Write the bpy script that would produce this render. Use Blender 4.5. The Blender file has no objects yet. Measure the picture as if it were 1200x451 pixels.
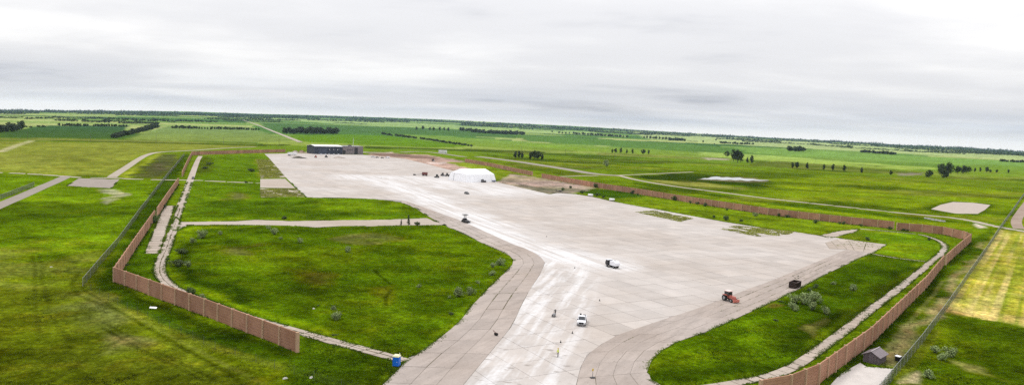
import bpy, bmesh, math, random
import numpy as np
from mathutils import Vector, Matrix

random.seed(7)
RNG = np.random.default_rng(11)
scene = bpy.context.scene
COL = scene.collection

# ------------------------------------------------------------------ camera
F_PX, CAM_H, ROLL, HORIZ_Y = 850.0, 44.0, math.radians(2.31), 149.7
PITCH = math.atan((225.5 - HORIZ_Y) * math.cos(ROLL) / F_PX)
cp, sp, cr, sr = math.cos(PITCH), math.sin(PITCH), math.cos(ROLL), math.sin(ROLL)
FWD = Vector((0, cp, -sp))
_U0 = Vector((0, sp, cp)); _R0 = Vector((1, 0, 0))
RIGHT = cr * _R0 + sr * _U0
UP = -sr * _R0 + cr * _U0
cam_data = bpy.data.cameras.new('camera')
cam = bpy.data.objects.new('camera', cam_data)
COL.objects.link(cam)
cam_data.sensor_width = 36.0
cam_data.lens = 36.0 * F_PX / 1200.0
cam_data.clip_start = 1.0
cam_data.clip_end = 40000.0
m = Matrix((RIGHT, UP, -FWD)).transposed().to_4x4()
m.translation = Vector((0, 0, CAM_H))
cam.matrix_world = m
scene.camera = cam

# ------------------------------------------------------------------ sky, sun, exposure
SUN_EL, SUN_AZ = math.radians(58), math.radians(-50)     # azimuth from +Y, clockwise positive
world = bpy.data.worlds.new('World')
scene.world = world
world.use_nodes = True
def build_world():
    nt = world.node_tree; N = nt.nodes; L = nt.links
    N.clear()
    out = N.new('ShaderNodeOutputWorld'); bg = N.new('ShaderNodeBackground')
    bg.inputs['Strength'].default_value = 0.1
    L.new(bg.outputs[0], out.inputs[0])
    sky = N.new('ShaderNodeTexSky'); sky.sky_type = 'NISHITA'; sky.sun_disc = False
    sky.sun_elevation = SUN_EL; sky.sun_rotation = SUN_AZ
    sky.air_density = 1.0; sky.dust_density = 2.0
    tc = N.new('ShaderNodeTexCoord')
    sep = N.new('ShaderNodeSeparateXYZ'); L.new(tc.outputs['Generated'], sep.inputs[0])
    def M(op, a, b=None, clamp=False):
        n = N.new('ShaderNodeMath'); n.operation = op; n.use_clamp = clamp
        for i, v in enumerate((a, b)):
            if v is None: continue
            if isinstance(v, (int, float)): n.inputs[i].default_value = v
            else: L.new(v, n.inputs[i])
        return n.outputs[0]
    zz = M('MAXIMUM', sep.outputs['Z'], 0.0)
    den = M('ADD', zz, 0.085)
    u = M('DIVIDE', sep.outputs['X'], den); v = M('DIVIDE', sep.outputs['Y'], den)
    cmb = N.new('ShaderNodeCombineXYZ'); L.new(u, cmb.inputs[0]); L.new(v, cmb.inputs[1])
    def noise(scale, detail, rough, off, sx=1.0, sy=1.0, dist=0.0):
        mp = N.new('ShaderNodeMapping'); mp.inputs['Location'].default_value = off
        mp.inputs['Scale'].default_value = (sx, sy, 1)
        L.new(cmb.outputs[0], mp.inputs[0])
        n = N.new('ShaderNodeTexNoise'); n.inputs['Scale'].default_value = scale
        n.inputs['Detail'].default_value = detail; n.inputs['Roughness'].default_value = rough
        n.inputs['Distortion'].default_value = dist
        L.new(mp.outputs[0], n.inputs['Vector'])
        return n.outputs['Fac']
    n1 = noise(0.40, 5, 0.5, (3.1, 7.7, 0), 0.7, 1.0, 0.3)
    n2 = noise(1.5, 6, 0.6, (9.3, 1.2, 4.0), 0.8, 1.0, 0.2)
    n3 = noise(0.16, 3, 0.5, (1.3, 5.2, 8.0))
    s = M('ADD', M('MULTIPLY', n1, 0.52), M('ADD', M('MULTIPLY', n2, 0.13), M('MULTIPLY', n3, 0.35)))
    ramp = N.new('ShaderNodeValToRGB'); L.new(s, ramp.inputs[0])
    cr_ = ramp.color_ramp; cr_.interpolation = 'EASE'
    cr_.elements[0].position = 0.37; cr_.elements[0].color = (0.62, 0.635, 0.69, 1)
    cr_.elements[1].position = 0.61; cr_.elements[1].color = (1.13, 1.12, 1.115, 1)
    e = cr_.elements.new(0.48); e.color = (0.91, 0.91, 0.935, 1)
    # the bright gap under the cloud base just above the horizon
    gap = N.new('ShaderNodeMapRange'); gap.interpolation_type = 'SMOOTHSTEP'
    L.new(zz, gap.inputs[0]); gap.inputs[1].default_value = 0.0; gap.inputs[2].default_value = 0.020
    gap.inputs[3].default_value = 1.0; gap.inputs[4].default_value = 0.0
    gmix = N.new('ShaderNodeMix'); gmix.data_type = 'RGBA'
    L.new(gap.outputs[0], gmix.inputs['Factor']); L.new(ramp.outputs[0], gmix.inputs['A'])
    gmix.inputs['B'].default_value = (1.24, 1.19, 1.15, 1)
    # a long bank of darker stratus low over the horizon
    up_ = N.new('ShaderNodeMapRange'); up_.interpolation_type = 'SMOOTHSTEP'; L.new(zz, up_.inputs[0])
    up_.inputs[1].default_value = 0.006; up_.inputs[2].default_value = 0.022
    dn_ = N.new('ShaderNodeMapRange'); dn_.interpolation_type = 'SMOOTHSTEP'; L.new(zz, dn_.inputs[0])
    dn_.inputs[1].default_value = 0.028; dn_.inputs[2].default_value = 0.075; dn_.inputs[3].default_value = 1.0; dn_.inputs[4].default_value = 0.0
    nb = noise(0.55, 4, 0.55, (6.1, 2.2, 1.0), 0.5, 1.6)
    bank = M('MULTIPLY', M('MULTIPLY', up_.outputs[0], dn_.outputs[0]), M('MULTIPLY', M('SUBTRACT', nb, 0.28), 2.1, True))
    bmix = N.new('ShaderNodeMix'); bmix.data_type = 'RGBA'; bmix.blend_type = 'MULTIPLY'
    L.new(bank, bmix.inputs['Factor']); L.new(gmix.outputs['Result'], bmix.inputs['A']); bmix.inputs['B'].default_value = (0.76, 0.80, 0.87, 1)
    # overcast skies brighten gently towards the zenith
    grad = M('MULTIPLY', M('ADD', M('MULTIPLY', zz, 1.25), 1.0), 7.8)
    sc_ = N.new('ShaderNodeVectorMath'); sc_.operation = 'SCALE'
    L.new(bmix.outputs['Result'], sc_.inputs[0]); L.new(grad, sc_.inputs['Scale'])
    mix = N.new('ShaderNodeMix'); mix.data_type = 'RGBA'; mix.inputs['Factor'].default_value = 0.97
    L.new(sky.outputs[0], mix.inputs['A']); L.new(sc_.outputs[0], mix.inputs['B'])
    L.new(mix.outputs['Result'], bg.inputs['Color'])
build_world()
sun_d = bpy.data.lights.new('sun', 'SUN')
sun_d.energy = 1.4; sun_d.angle = math.radians(14); sun_d.color = (1.0, 0.96, 0.9)
sun = bpy.data.objects.new('sun', sun_d); COL.objects.link(sun)
sd = Vector((math.sin(SUN_AZ) * math.cos(SUN_EL), math.cos(SUN_AZ) * math.cos(SUN_EL), math.sin(SUN_EL)))
sun.rotation_euler = sd.to_track_quat('Z', 'Y').to_euler()
sun.location = (0, 0, 300)
vs = scene.view_settings
vs.view_transform = 'Standard'; vs.look = 'None'; vs.gamma = 1.0; vs.use_curve_mapping = False
vs.exposure = 0.1
scene.render.engine = 'CYCLES'
scene.cycles.use_denoising = False
scene.cycles.use_adaptive_sampling = False
scene.cycles.denoiser = 'OPENIMAGEDENOISE'
scene.cycles.denoising_input_passes = 'RGB_ALBEDO_NORMAL'
scene.cycles.denoising_prefilter = 'ACCURATE'
scene.cycles.max_bounces = 6
scene.cycles.volume_bounces = 1
scene.cycles.transparent_max_bounces = 12

# ------------------------------------------------------------------ terrain and pixel -> place
SKYLINE = [(0, 128.5), (75, 129.2), (150, 130), (225, 131.3), (300, 134), (375, 136), (450, 138.6), (525, 141.3),
           (600, 145), (675, 148.5), (750, 152.7), (825, 157), (900, 161), (975, 164.7), (1050, 169), (1125, 172.3), (1200, 177)]
R_FAR, R_FLAT, R_END = 9000.0, 1300.0, 12000.0
def ray(x, y):
    return FWD + RIGHT * ((x - 600) / F_PX) + UP * (-(y - 225.5) / F_PX)
_az, _zf = [], []
for sx_, sy_ in SKYLINE:
    d = ray(sx_, sy_ + 2.2); hl = math.hypot(d.x, d.y)
    _az.append(math.atan2(d.x, d.y)); _zf.append(CAM_H + R_FAR * d.z / hl)
_az = np.array(_az); _zf = np.array(_zf)
def terrain(x, y):
    x = np.asarray(x, float); y = np.asarray(y, float)
    r = np.hypot(x, y); az = np.arctan2(x, y)
    zf = np.interp(az, _az, _zf)
    t = np.clip((r - R_FLAT) / (R_FAR - R_FLAT), 0, 2)
    return zf * t ** 1.6
def at(x, y, dz=0.0):
    """The place on the ground that the photograph's pixel (x, y) looks at."""
    d = ray(x, y)
    if d.z < 0:
        t = -CAM_H / d.z
        p = Vector((0, 0, CAM_H)) + d * t
        if math.hypot(p.x, p.y) <= R_FLAT:
            return Vector((p.x, p.y, dz))
    hl = math.hypot(d.x, d.y)
    rs = np.geomspace(600, R_END * 0.97, 1500)
    xs, ys, zs = rs * d.x / hl, rs * d.y / hl, CAM_H + rs * d.z / hl
    below = np.nonzero(zs <= terrain(xs, ys))[0]
    i = below[0] if len(below) else len(rs) - 1
    return Vector((xs[i], ys[i], float(terrain(xs[i], ys[i])) + dz))
def depth(p):
    return (p - Vector((0, 0, CAM_H))).dot(FWD)
def px_size(p, px):
    return px * depth(p) / F_PX
def poly(pts):
    return [at(*p).to_2d() for p in pts]

# ------------------------------------------------------------------ small helpers
def lin(c):
    c = c / 255.0
    return c / 12.92 if c <= 0.04045 else ((c + 0.055) / 1.055) ** 2.4
E_LIGHT = 1.55
def A(r, g, b, k=1.0):
    """Base colour of a surface that looks (r, g, b) in the daylight of the photograph."""
    return tuple(max(0.001, min(0.85, lin(v) / E_LIGHT * k)) for v in (r, g, b))
def vnoise(x, y, seed=0):
    xi = np.floor(x).astype(np.int64); yi = np.floor(y).astype(np.int64)
    xf = x - xi; yf = y - yi
    xf = xf * xf * (3 - 2 * xf); yf = yf * yf * (3 - 2 * yf)
    def h(a, b):
        n = (a * 374761393 + b * 668265263 + seed * 1442695041) & 0xFFFFFFFF
        n = ((n ^ (n >> 13)) * 1274126177) & 0xFFFFFFFF
        n = (n ^ (n >> 16)) & 0xFFFFFF
        return n / float(0xFFFFFF)
    return (h(xi, yi) * (1 - xf) + h(xi + 1, yi) * xf) * (1 - yf) + (h(xi, yi + 1) * (1 - xf) + h(xi + 1, yi + 1) * xf) * yf
def fbm(x, y, seed=0, octs=4, gain=0.5):
    s = 0; a = 1; t = 0
    for o in range(octs):
        s = s + a * vnoise(x * 2 ** o + 17.3 * o, y * 2 ** o - 9.1 * o, seed + o); t += a; a *= gain
    return s / t
def seg_dist(px, py, pts, closed=False):
    d = np.full(px.shape, 1e12)
    n = len(pts)
    for i in range(n if closed else n - 1):
        ax, ay = pts[i]; bx, by = pts[(i + 1) % n]
        dx, dy = bx - ax, by - ay
        L2 = dx * dx + dy * dy + 1e-9
        t = np.clip(((px - ax) * dx + (py - ay) * dy) / L2, 0, 1)
        d = np.minimum(d, (px - ax - t * dx) ** 2 + (py - ay - t * dy) ** 2)
    return np.sqrt(d)
def inside(px, py, pts):
    c = np.zeros(px.shape, bool)
    n = len(pts)
    for i in range(n):
        ax, ay = pts[i]; bx, by = pts[(i + 1) % n]
        if ay == by: continue
        c ^= ((ay > py) != (by > py)) & (px < (bx - ax) * (py - ay) / (by - ay) + ax)
    return c
def tag(o, label=None, cat=None, group=None, kind=None):
    if label: o['label'] = label
    if cat: o['category'] = cat
    if group: o['group'] = group
    if kind: o['kind'] = kind
    return o
def empty(name, loc=(0, 0, 0), rz=0.0, label=None, cat=None, group=None):
    o = bpy.data.objects.new(name, None); COL.objects.link(o)
    o.empty_display_size = 0.5
    o.location = loc; o.rotation_euler = (0, 0, rz)
    return tag(o, label, cat, group)
def link(name, me, mat=None, parent=None):
    if mat is not None and not me.materials: me.materials.append(mat)
    o = bpy.data.objects.new(name, me); COL.objects.link(o)
    if parent is not None: o.parent = parent
    return o
def fast_mesh(name, V, Fq, mat=None, attrs=None, smooth=False):
    """numpy verts (n,3) and faces (m,3) or (m,4)."""
    me = bpy.data.meshes.new(name)
    V = np.asarray(V, np.float32); Fq = np.asarray(Fq, np.int32)
    k = Fq.shape[1]
    me.vertices.add(len(V)); me.vertices.foreach_set('co', V.ravel())
    me.loops.add(Fq.size); me.loops.foreach_set('vertex_index', Fq.ravel())
    me.polygons.add(len(Fq)); me.polygons.foreach_set('loop_start', np.arange(0, Fq.size, k, dtype=np.int32))
    if smooth: me.polygons.foreach_set('use_smooth', np.ones(len(Fq), bool))
    me.update(calc_edges=True)
    for nm, (typ, data) in (attrs or {}).items():
        a = me.attributes.new(nm, typ, 'POINT')
        a.data.foreach_set('color' if 'COLOR' in typ else 'value', np.asarray(data, np.float32).ravel())
    if mat: me.materials.append(mat)
    return me
class MB:
    """Collects shapes that become one mesh."""
    def __init__(s): s.v = []; s.f = []
    def add(s, vs_, fs): 
        b = len(s.v); s.v += [tuple(v) for v in vs_]; s.f += [tuple(i + b for i in f) for f in fs]; return s
    def box(s, x0, x1, y0, y1, z0, z1, top=None, M=None):
        t = top or (x0, x1, y0, y1)
        vs_ = [(x0, y0, z0), (x1, y0, z0), (x1, y1, z0), (x0, y1, z0), (t[0], t[2], z1), (t[1], t[2], z1), (t[1], t[3], z1), (t[0], t[3], z1)]
        if M: vs_ = [M @ Vector(v) for v in vs_]
        return s.add(vs_, [(0, 3, 2, 1), (4, 5, 6, 7), (0, 1, 5, 4), (1, 2, 6, 5), (2, 3, 7, 6), (3, 0, 4, 7)])
    def cyl(s, a, b, r0, r1=None, n=10, cap=True):
        a = Vector(a); b = Vector(b); r1 = r0 if r1 is None else r1
        d = (b - a).normalized(); u = d.orthogonal().normalized(); w = d.cross(u)
        vs_ = []
        for p, r in ((a, r0), (b, r1)):
            for i in range(n):
                t = 2 * math.pi * i / n; vs_.append(p + (u * math.cos(t) + w * math.sin(t)) * r)
        fs = [(i, (i + 1) % n, n + (i + 1) % n, n + i) for i in range(n)]
        if cap: fs += [tuple(range(n - 1, -1, -1)), tuple(range(n, 2 * n))]
        return s.add(vs_, fs)
    def prism(s, prof, y0, y1):
        """profile in x,z (counter-clockwise), extruded along y"""
        n = len(prof)
        vs_ = [(x, y0, z) for x, z in prof] + [(x, y1, z) for x, z in prof]
        fs = [(i, (i + 1) % n, n + (i + 1) % n, n + i) for i in range(n)]
        fs += [tuple(range(n - 1, -1, -1)), tuple(range(n, 2 * n))]
        return s.add(vs_, fs)
    def ball(s, c, r, sq=(1, 1, 1), n=8, rings=5):
        vs_ = []; fs = []
        for i in range(rings + 1):
            th = math.pi * i / rings
            for j in range(n):
                ph = 2 * math.pi * j / n
                vs_.append((c[0] + r * sq[0] * math.sin(th) * math.cos(ph), c[1] + r * sq[1] * math.sin(th) * math.sin(ph), c[2] + r * sq[2] * math.cos(th)))
        for i in range(rings):
            for j in range(n):
                fs.append((i * n + j, (i + 1) * n + j, (i + 1) * n + (j + 1) % n, i * n + (j + 1) % n))
        return s.add(vs_, fs)
    def mesh(s, name, mat=None, bevel=0.0, smooth=False):
        me = bpy.data.meshes.new(name); me.from_pydata(s.v, [], s.f); me.update()
        bm = bmesh.new(); bm.from_mesh(me)
        bmesh.ops.remove_doubles(bm, verts=bm.verts, dist=1e-5)
        if bevel > 0:
            eds = [e for e in bm.edges if len(e.link_faces) == 2 and e.calc_face_angle(0) > 0.5]
            bmesh.ops.bevel(bm, geom=eds, offset=bevel, segments=2, affect='EDGES', clamp_overlap=True)
        bmesh.ops.recalc_face_normals(bm, faces=bm.faces)
        bm.to_mesh(me); bm.free()
        if smooth:
            for p in me.polygons: p.use_smooth = True
        if mat: me.materials.append(mat)
        return me
    def build(s, name, mat, parent=None, bevel=0.0, smooth=False):
        return link(name, s.mesh(name, mat, bevel, smooth), None, parent)
def copy_tree(o, parent=None):
    c = o.copy(); COL.objects.link(c)
    if parent is not None: c.parent = parent
    for ch in list(o.children): copy_tree(ch, c)
    return c

# ------------------------------------------------------------------ materials
MATS = {}
class NT:
    def __init__(s, name, rough=0.9, spec=0.2):
        s.m = bpy.data.materials.new(name); s.m.use_nodes = True
        s.t = s.m.node_tree; s.N = s.t.nodes; s.L = s.t.links
        s.N.clear()
        s.o = s.N.new('ShaderNodeOutputMaterial'); s.b = s.N.new('ShaderNodeBsdfPrincipled')
        s.L.new(s.b.outputs[0], s.o.inputs[0])
        s.b.inputs['Roughness'].default_value = rough
        s.b.inputs['Specular IOR Level'].default_value = spec
        s.pos = s.N.new('ShaderNodeNewGeometry').outputs['Position']
        s.obj = s.N.new('ShaderNodeTexCoord').outputs['Object']
    def set(s, i, v):
        if isinstance(v, (int, float)): i.default_value = v
        elif isinstance(v, tuple): i.default_value = (*v, 1) if len(v) == 3 and i.type == 'RGBA' else v
        else: s.L.new(v, i)
    def M(s, op, a, b=None, clamp=False):
        n = s.N.new('ShaderNodeMath'); n.operation = op; n.use_clamp = clamp
        s.set(n.inputs[0], a)
        if b is not None: s.set(n.inputs[1], b)
        return n.outputs[0]
    def V(s, op, a, b=None, out=0):
        n = s.N.new('ShaderNodeVectorMath'); n.operation = op
        s.set(n.inputs[0], a)
        if b is not None: s.set(n.inputs['Scale'] if op == 'SCALE' else n.inputs[1], b)
        return n.outputs['Value'] if op in ('LENGTH', 'DOT_PRODUCT', 'DISTANCE') else n.outputs[0]
    def noise(s, vec, scale, detail=4, rough=0.6, stretch=None, rot=0.0, dist=0.0):
        if stretch:
            mp = s.N.new('ShaderNodeMapping'); mp.vector_type = 'POINT'
            mp.inputs['Rotation'].default_value = (0, 0, -rot)
            r = s.N.new('ShaderNodeMapping'); r.inputs['Scale'].default_value = stretch
            s.L.new(vec, mp.inputs[0]); s.L.new(mp.outputs[0], r.inputs[0]); vec = r.outputs[0]
        n = s.N.new('ShaderNodeTexNoise'); s.L.new(vec, n.inputs['Vector'])
        n.inputs['Scale'].default_value = scale; n.inputs['Detail'].default_value = detail
        n.inputs['Roughness'].default_value = rough; n.inputs['Distortion'].default_value = dist
        return n.outputs['Fac']
    def mix(s, f, a, b, typ='MIX'):
        n = s.N.new('ShaderNodeMix'); n.data_type = 'RGBA'; n.blend_type = typ
        s.set(n.inputs['Factor'], f); s.set(n.inputs['A'], a); s.set(n.inputs['B'], b)
        return n.outputs['Result']
    def rng(s, v, a, b, c=0.0, d=1.0, smooth=True):
        n = s.N.new('ShaderNodeMapRange'); n.interpolation_type = 'SMOOTHSTEP' if smooth else 'LINEAR'
        s.set(n.inputs[0], v); s.set(n.inputs[1], a); s.set(n.inputs[2], b); s.set(n.inputs[3], c); s.set(n.inputs[4], d)
        return n.outputs[0]
    def attr(s, name, out='Color'):
        n = s.N.new('ShaderNodeAttribute'); n.attribute_name = name
        return n.outputs[out]
    def bump(s, h, strength=0.5, dist=0.1):
        n = s.N.new('ShaderNodeBump'); n.inputs['Strength'].default_value = strength; n.inputs['Distance'].default_value = dist
        s.L.new(h, n.inputs['Height']); s.L.new(n.outputs[0], s.b.inputs['Normal'])
    def polydist(s, pts):
        """distance from the shaded point to a polyline on the ground"""
        p = s.V('MULTIPLY', s.pos, (1, 1, 0)); d = None
        for a, b in zip(pts[:-1], pts[1:]):
            ab = (b[0] - a[0], b[1] - a[1], 0.0); L2 = ab[0] ** 2 + ab[1] ** 2
            pa = s.V('SUBTRACT', p, (a[0], a[1], 0.0))
            t = s.M('MULTIPLY', s.V('DOT_PRODUCT', pa, ab), 1.0 / L2, True)
            n = s.N.new('ShaderNodeVectorMath'); n.operation = 'SCALE'
            n.inputs[0].default_value = ab; s.L.new(t, n.inputs['Scale'])
            q = s.V('LENGTH', s.V('SUBTRACT', pa, n.outputs[0]))
            d = q if d is None else s.M('MINIMUM', d, q)
        return d
    def done(s, color, key=None):
        s.set(s.b.inputs['Base Color'], color); return s.m
def plain(name, rgb, rough=0.6, spec=0.4, var=0.12, scale=1.5, metal=0.0):
    t = NT(name, rough, spec)
    t.b.inputs['Metallic'].default_value = metal
    n = t.noise(t.obj, scale, 4, 0.6)
    f = t.rng(n, 0.3, 0.7, 1 - var, 1 + var, False)
    c = t.V('SCALE', rgb, f)
    n2 = t.noise(t.obj, scale * 6, 3, 0.7)
    t.set(t.b.inputs['Roughness'], t.rng(n2, 0.3, 0.7, max(0.05, rough - 0.1), min(1, rough + 0.1), False))
    return t.done(c)

def tuple3(c): return tuple(c)

# ---- concrete
WHITE_BAND = [p for p in poly([(412, 206), (445, 212), (482, 224), (520, 241), (560, 262), (600, 283), (650, 299), (702, 309)])]
WHITE_FAN = [p for p in poly([(440, 209), (500, 210), (545, 219), (590, 224)])]
WHITE_TWY = [p for p in poly([(655, 302), (650, 330), (632, 368), (612, 404), (588, 444), (560, 500)])]
BARE = poly([(590, 440), (612, 425), (640, 425)])
def concrete(name, base, kind):
    t = NT(name, 0.92, 0.15)
    big = t.noise(t.pos, 0.018, 5, 0.6)
    mid = t.noise(t.pos, 0.16, 5, 0.65)
    fine = t.noise(t.pos, 2.2, 3, 0.7)
    c = t.mix(t.rng(big, 0.35, 0.65, 0, 1), base, tuple(v * k for v, k in zip(base, (0.90, 0.865, 0.83))))
    c = t.V('SCALE', c, t.rng(mid, 0.25, 0.75, 0.90, 1.09, False))
    c = t.V('SCALE', c, t.rng(fine, 0.2, 0.8, 0.92, 1.07, False))
    tone = t.attr('tone', 'Fac')
    c = t.V('SCALE', c, tone)
    if kind == 'apron':
        # sweep lines of the work along the apron
        st = t.noise(t.pos, 0.06, 5, 0.7, (0.22, 2.2, 1), math.radians(-63))
        c = t.V('SCALE', c, t.rng(st, 0.3, 0.72, 0.93, 1.06, False))
        wob = t.noise(t.pos, 0.05, 4, 0.6)
        lines = t.noise(t.pos, 0.25, 4, 0.6, (0.08, 1.6, 1), math.radians(-66))
        d1 = t.M('ADD', t.polydist(WHITE_BAND), t.M('MULTIPLY', t.M('SUBTRACT', wob, 0.5), 26.0))
        m1 = t.M('MULTIPLY', t.rng(d1, 3.0, 22.0, 1, 0), t.rng(lines, 0.36, 0.60, 0.25, 1.0))
        d2 = t.M('ADD', t.polydist(WHITE_FAN), t.M('MULTIPLY', t.M('SUBTRACT', wob, 0.5), 60.0))
        m2 = t.M('MULTIPLY', t.rng(d2, 14.0, 46.0, 0.85, 0), t.rng(lines, 0.34, 0.62, 0.15, 1.0))
        lines3 = t.noise(t.pos, 0.42, 4, 0.55, (0.9, 0.09, 1), math.radians(-14))
        d3 = t.M('ADD', t.polydist(WHITE_TWY), t.M('MULTIPLY', t.M('SUBTRACT', wob, 0.5), 8.0))
        blotch = t.noise(t.pos, 0.14, 4, 0.6)
        m3 = t.M('MULTIPLY', t.rng(d3, 7.0, 15.0, 1.0, 0), t.M('MAXIMUM', t.rng(lines3, 0.42, 0.64, 0.12, 0.85), t.rng(blotch, 0.56, 0.74, 0.0, 0.6)))
        mm = t.M('MAXIMUM', m1, t.M('MAXIMUM', m2, m3))
        grit = t.noise(t.pos, 0.9, 4, 0.7)
        c = t.mix(t.M('MULTIPLY', mm, t.rng(grit, 0.3, 0.65, 0.45, 0.85)), c, (0.64, 0.64, 0.65))
        # worn-through patches where the surface came off
        sp_ = t.noise(t.pos, 0.32, 4, 0.62, (0.55, 1.5, 1), math.radians(-12))
        d4 = t.polydist(BARE)
        m4 = t.M('MULTIPLY', t.rng(d4, 8, 26, 1, 0), t.rng(sp_, 0.60, 0.66, 0, 1))
        c = t.mix(t.M('MULTIPLY', m4, 0.75), c, (0.24, 0.21, 0.19))
        m5 = t.M('MULTIPLY', t.rng(t.noise(t.pos, 0.22, 3, 0.6, (0.4, 1.6, 1), math.radians(-30)), 0.66, 0.74, 0, 0.6), t.rng(big, 0.45, 0.6, 0, 1))
        c = t.mix(m5, c, (0.25, 0.225, 0.21))
    if kind == 'shoulder':
        st = t.noise(t.pos, 0.3, 5, 0.65, (0.12, 1.6, 1), math.radians(62))
        c = t.V('SCALE', c, t.rng(st, 0.3, 0.7, 0.86, 1.1, False))
        cr2 = t.noise(t.pos, 0.55, 3, 0.5, None, 0, 1.5)
        m = t.rng(t.M('ABSOLUTE', t.M('SUBTRACT', cr2, 0.5)), 0.0, 0.012, 0.45, 0)
        c = t.mix(m, c, (0.12, 0.10, 0.08))
    if kind == 'old':
        st = t.noise(t.pos, 0.7, 4, 0.6, None, 0, 1.0)
        m = t.rng(t.M('ABSOLUTE', t.M('SUBTRACT', st, 0.5)), 0.0, 0.02, 0.5, 0)
        c = t.mix(m, c, (0.14, 0.13, 0.08))
    t.bump(fine, 0.25, 0.02)
    return t.done(c)
M_APRON = concrete('apron_concrete', A(213, 205, 199), 'apron')
M_JOINT = concrete('joint_filler', A(176, 167, 162), 'apron')
M_SHOULDER = concrete('old_shoulder_concrete', A(196, 184, 176), 'shoulder')
M_OLD = concrete('weathered_path_concrete', A(203, 190, 178), 'old')
def earth(name, base, k=0.25, scale=0.3, tint=(0.9, 1.0, 0.75)):
    t = NT(name, 0.95, 0.1)
    a = t.noise(t.pos, scale, 5, 0.65); b = t.noise(t.pos, scale * 7, 4, 0.7)
    c = t.mix(t.rng(a, 0.35, 0.65), base, tuple(v * (1 - k) * q for v, q in zip(base, tint)))
    c = t.V('SCALE', c, t.rng(b, 0.2, 0.8, 1 - k, 1 + k, False))
    t.bump(b, 0.5, 0.06)
    return t.done(c)
M_SOIL = earth('joint_soil', A(120, 110, 84), 0.4, 0.8)
M_GRAVEL = earth('pale_gravel', A(206, 192, 180), 0.12, 0.25, (1, 1, 1))
M_ROAD = earth('gravel_road', A(196, 184, 168), 0.15, 0.2, (1, 1, 0.95))
M_GREYROAD = earth('grey_asphalt_road', A(172, 162, 150), 0.14, 0.2, (1, 1, 1))
M_PAD = earth('grey_pad', A(176, 164, 154), 0.15, 0.15, (1, 1, 1))
M_DIRT = earth('bare_dirt', A(184, 163, 148), 0.22, 0.05, (1, 0.97, 0.93))
def ground_mat():
    t = NT('grass_ground', 1.0, 0.0)
    c = t.attr('tint')
    n1 = t.noise(t.pos, 0.11, 6, 0.68); n2 = t.noise(t.pos, 0.6, 5, 0.72); n3 = t.noise(t.pos, 0.012, 4, 0.6)
    n4 = t.noise(t.pos, 2.0, 3, 0.7)
    f = t.M('MULTIPLY', t.rng(n1, 0.22, 0.78, 0.62, 1.38, False), t.rng(n2, 0.25, 0.75, 0.35, 1.65, False))
    f = t.M('MULTIPLY', f, t.rng(n4, 0.25, 0.75, 0.45, 1.55, False))
    f = t.M('MULTIPLY', f, t.rng(n3, 0.25, 0.75, 0.85, 1.15, False))
    c = t.V('SCALE', c, f)
    hue = t.noise(t.pos, 0.13, 5, 0.7)
    c = t.mix(t.rng(hue, 0.46, 0.68, 0, 0.6), c, t.V('MULTIPLY', c, (1.42, 1.06, 1.1)))
    st = t.noise(t.pos, 0.35, 5, 0.75)
    c = t.mix(t.rng(st, 0.60, 0.72, 0, 0.45), c, t.V('MULTIPLY', c, (0.45, 0.5, 0.6)))
    c = t.mix(t.rng(st, 0.38, 0.28, 0, 0.35), c, t.V('ADD', t.V('SCALE', c, 0.8), (0.05, 0.04, 0.01)))
    t.bump(t.M('ADD', n2, t.M('MULTIPLY', n1, 1.5)), 0.8, 0.5)
    return t.done(c)
M_GROUND = ground_mat()
def tinted(name, rough=0.9):
    t = NT(name, rough, 0.1)
    return t.done(t.attr('tint'))
M_TUFT = tinted('grass_blades')
def leaf_mat(name, rgb, trans=0.15):
    t = NT(name, 0.75, 0.25)
    tone = t.attr('tone', 'Fac')
    inf = t.N.new('ShaderNodeObjectInfo')
    k = t.M('MULTIPLY', tone, t.rng(inf.outputs['Random'], 0, 1, 0.8, 1.22, False))
    c = t.V('SCALE', rgb, k)
    c = t.mix(t.rng(tone, 0.9, 1.5, 0, 0.35), c, t.V('MULTIPLY', c, (1.35, 1.15, 0.8)))
    return t.done(c)
M_LEAF_DARK = leaf_mat('dark_foliage', (0.030, 0.048, 0.018))
M_LEAF_MID = leaf_mat('green_foliage', (0.055, 0.090, 0.026))
M_LEAF_SILVER = leaf_mat('silver_foliage', (0.20, 0.26, 0.105))
M_LEAF_WEED = leaf_mat('weed_foliage', (0.050, 0.075, 0.022))
M_BARK = plain('bark', (0.09, 0.07, 0.055), 0.9, 0.1, 0.3, 3)
M_WOOD_FAR = tinted('woodland_foliage')

# ------------------------------------------------------------------ outlines on the ground (traced from the photograph)
APRON_PX = [(310, 180.5), (337, 180), (369, 180.5), (425, 181.5), (463, 185), (476, 186.5), (503, 193), (530, 200), (560, 207), (583, 213.5), (610, 220),
            (627, 223.5), (644, 227.5), (653, 226), (675, 227.5), (693, 230.5), (720, 236.5), (747, 241.5), (775, 246.3), (821, 255), (851, 260.3), (900, 268),
            (930, 271.5), (960, 276), (983, 279), (1008, 282.6), (1040, 286.4), (1023, 296.4), (1010, 301.5), (975, 317.8), (940, 336.5), (925, 344), (900, 356),
            (863, 373), (826, 389.4), (795.5, 399.4), (773, 412), (760.5, 425.7), (757.4, 434.5), (760.5, 445), (775, 453), (800, 470), (770, 640), (180, 640), (330, 550),
            (400, 495), (450, 449.5), (470, 428), (479, 418.5), (490.5, 414.5), (508, 402), (538, 378), (553, 358), (572, 338), (588, 323), (600, 311), (602.5, 306),
            (598, 300), (590, 296), (565, 285), (540, 272.5), (522, 265), (506, 256), (490, 245), (467, 236.5), (440, 233.5), (400, 232), (359, 231.5), (346, 219), (333, 206), (315, 185)]
INNER_L_PX = [(470, 234.5), (480, 237), (507, 246.5), (537, 257.5), (560, 267.5), (600, 286), (615, 291), (632, 299), (639, 308), (632, 323), (620, 341), (611, 358), (600, 382), (543, 451), (500, 503)]
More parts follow.
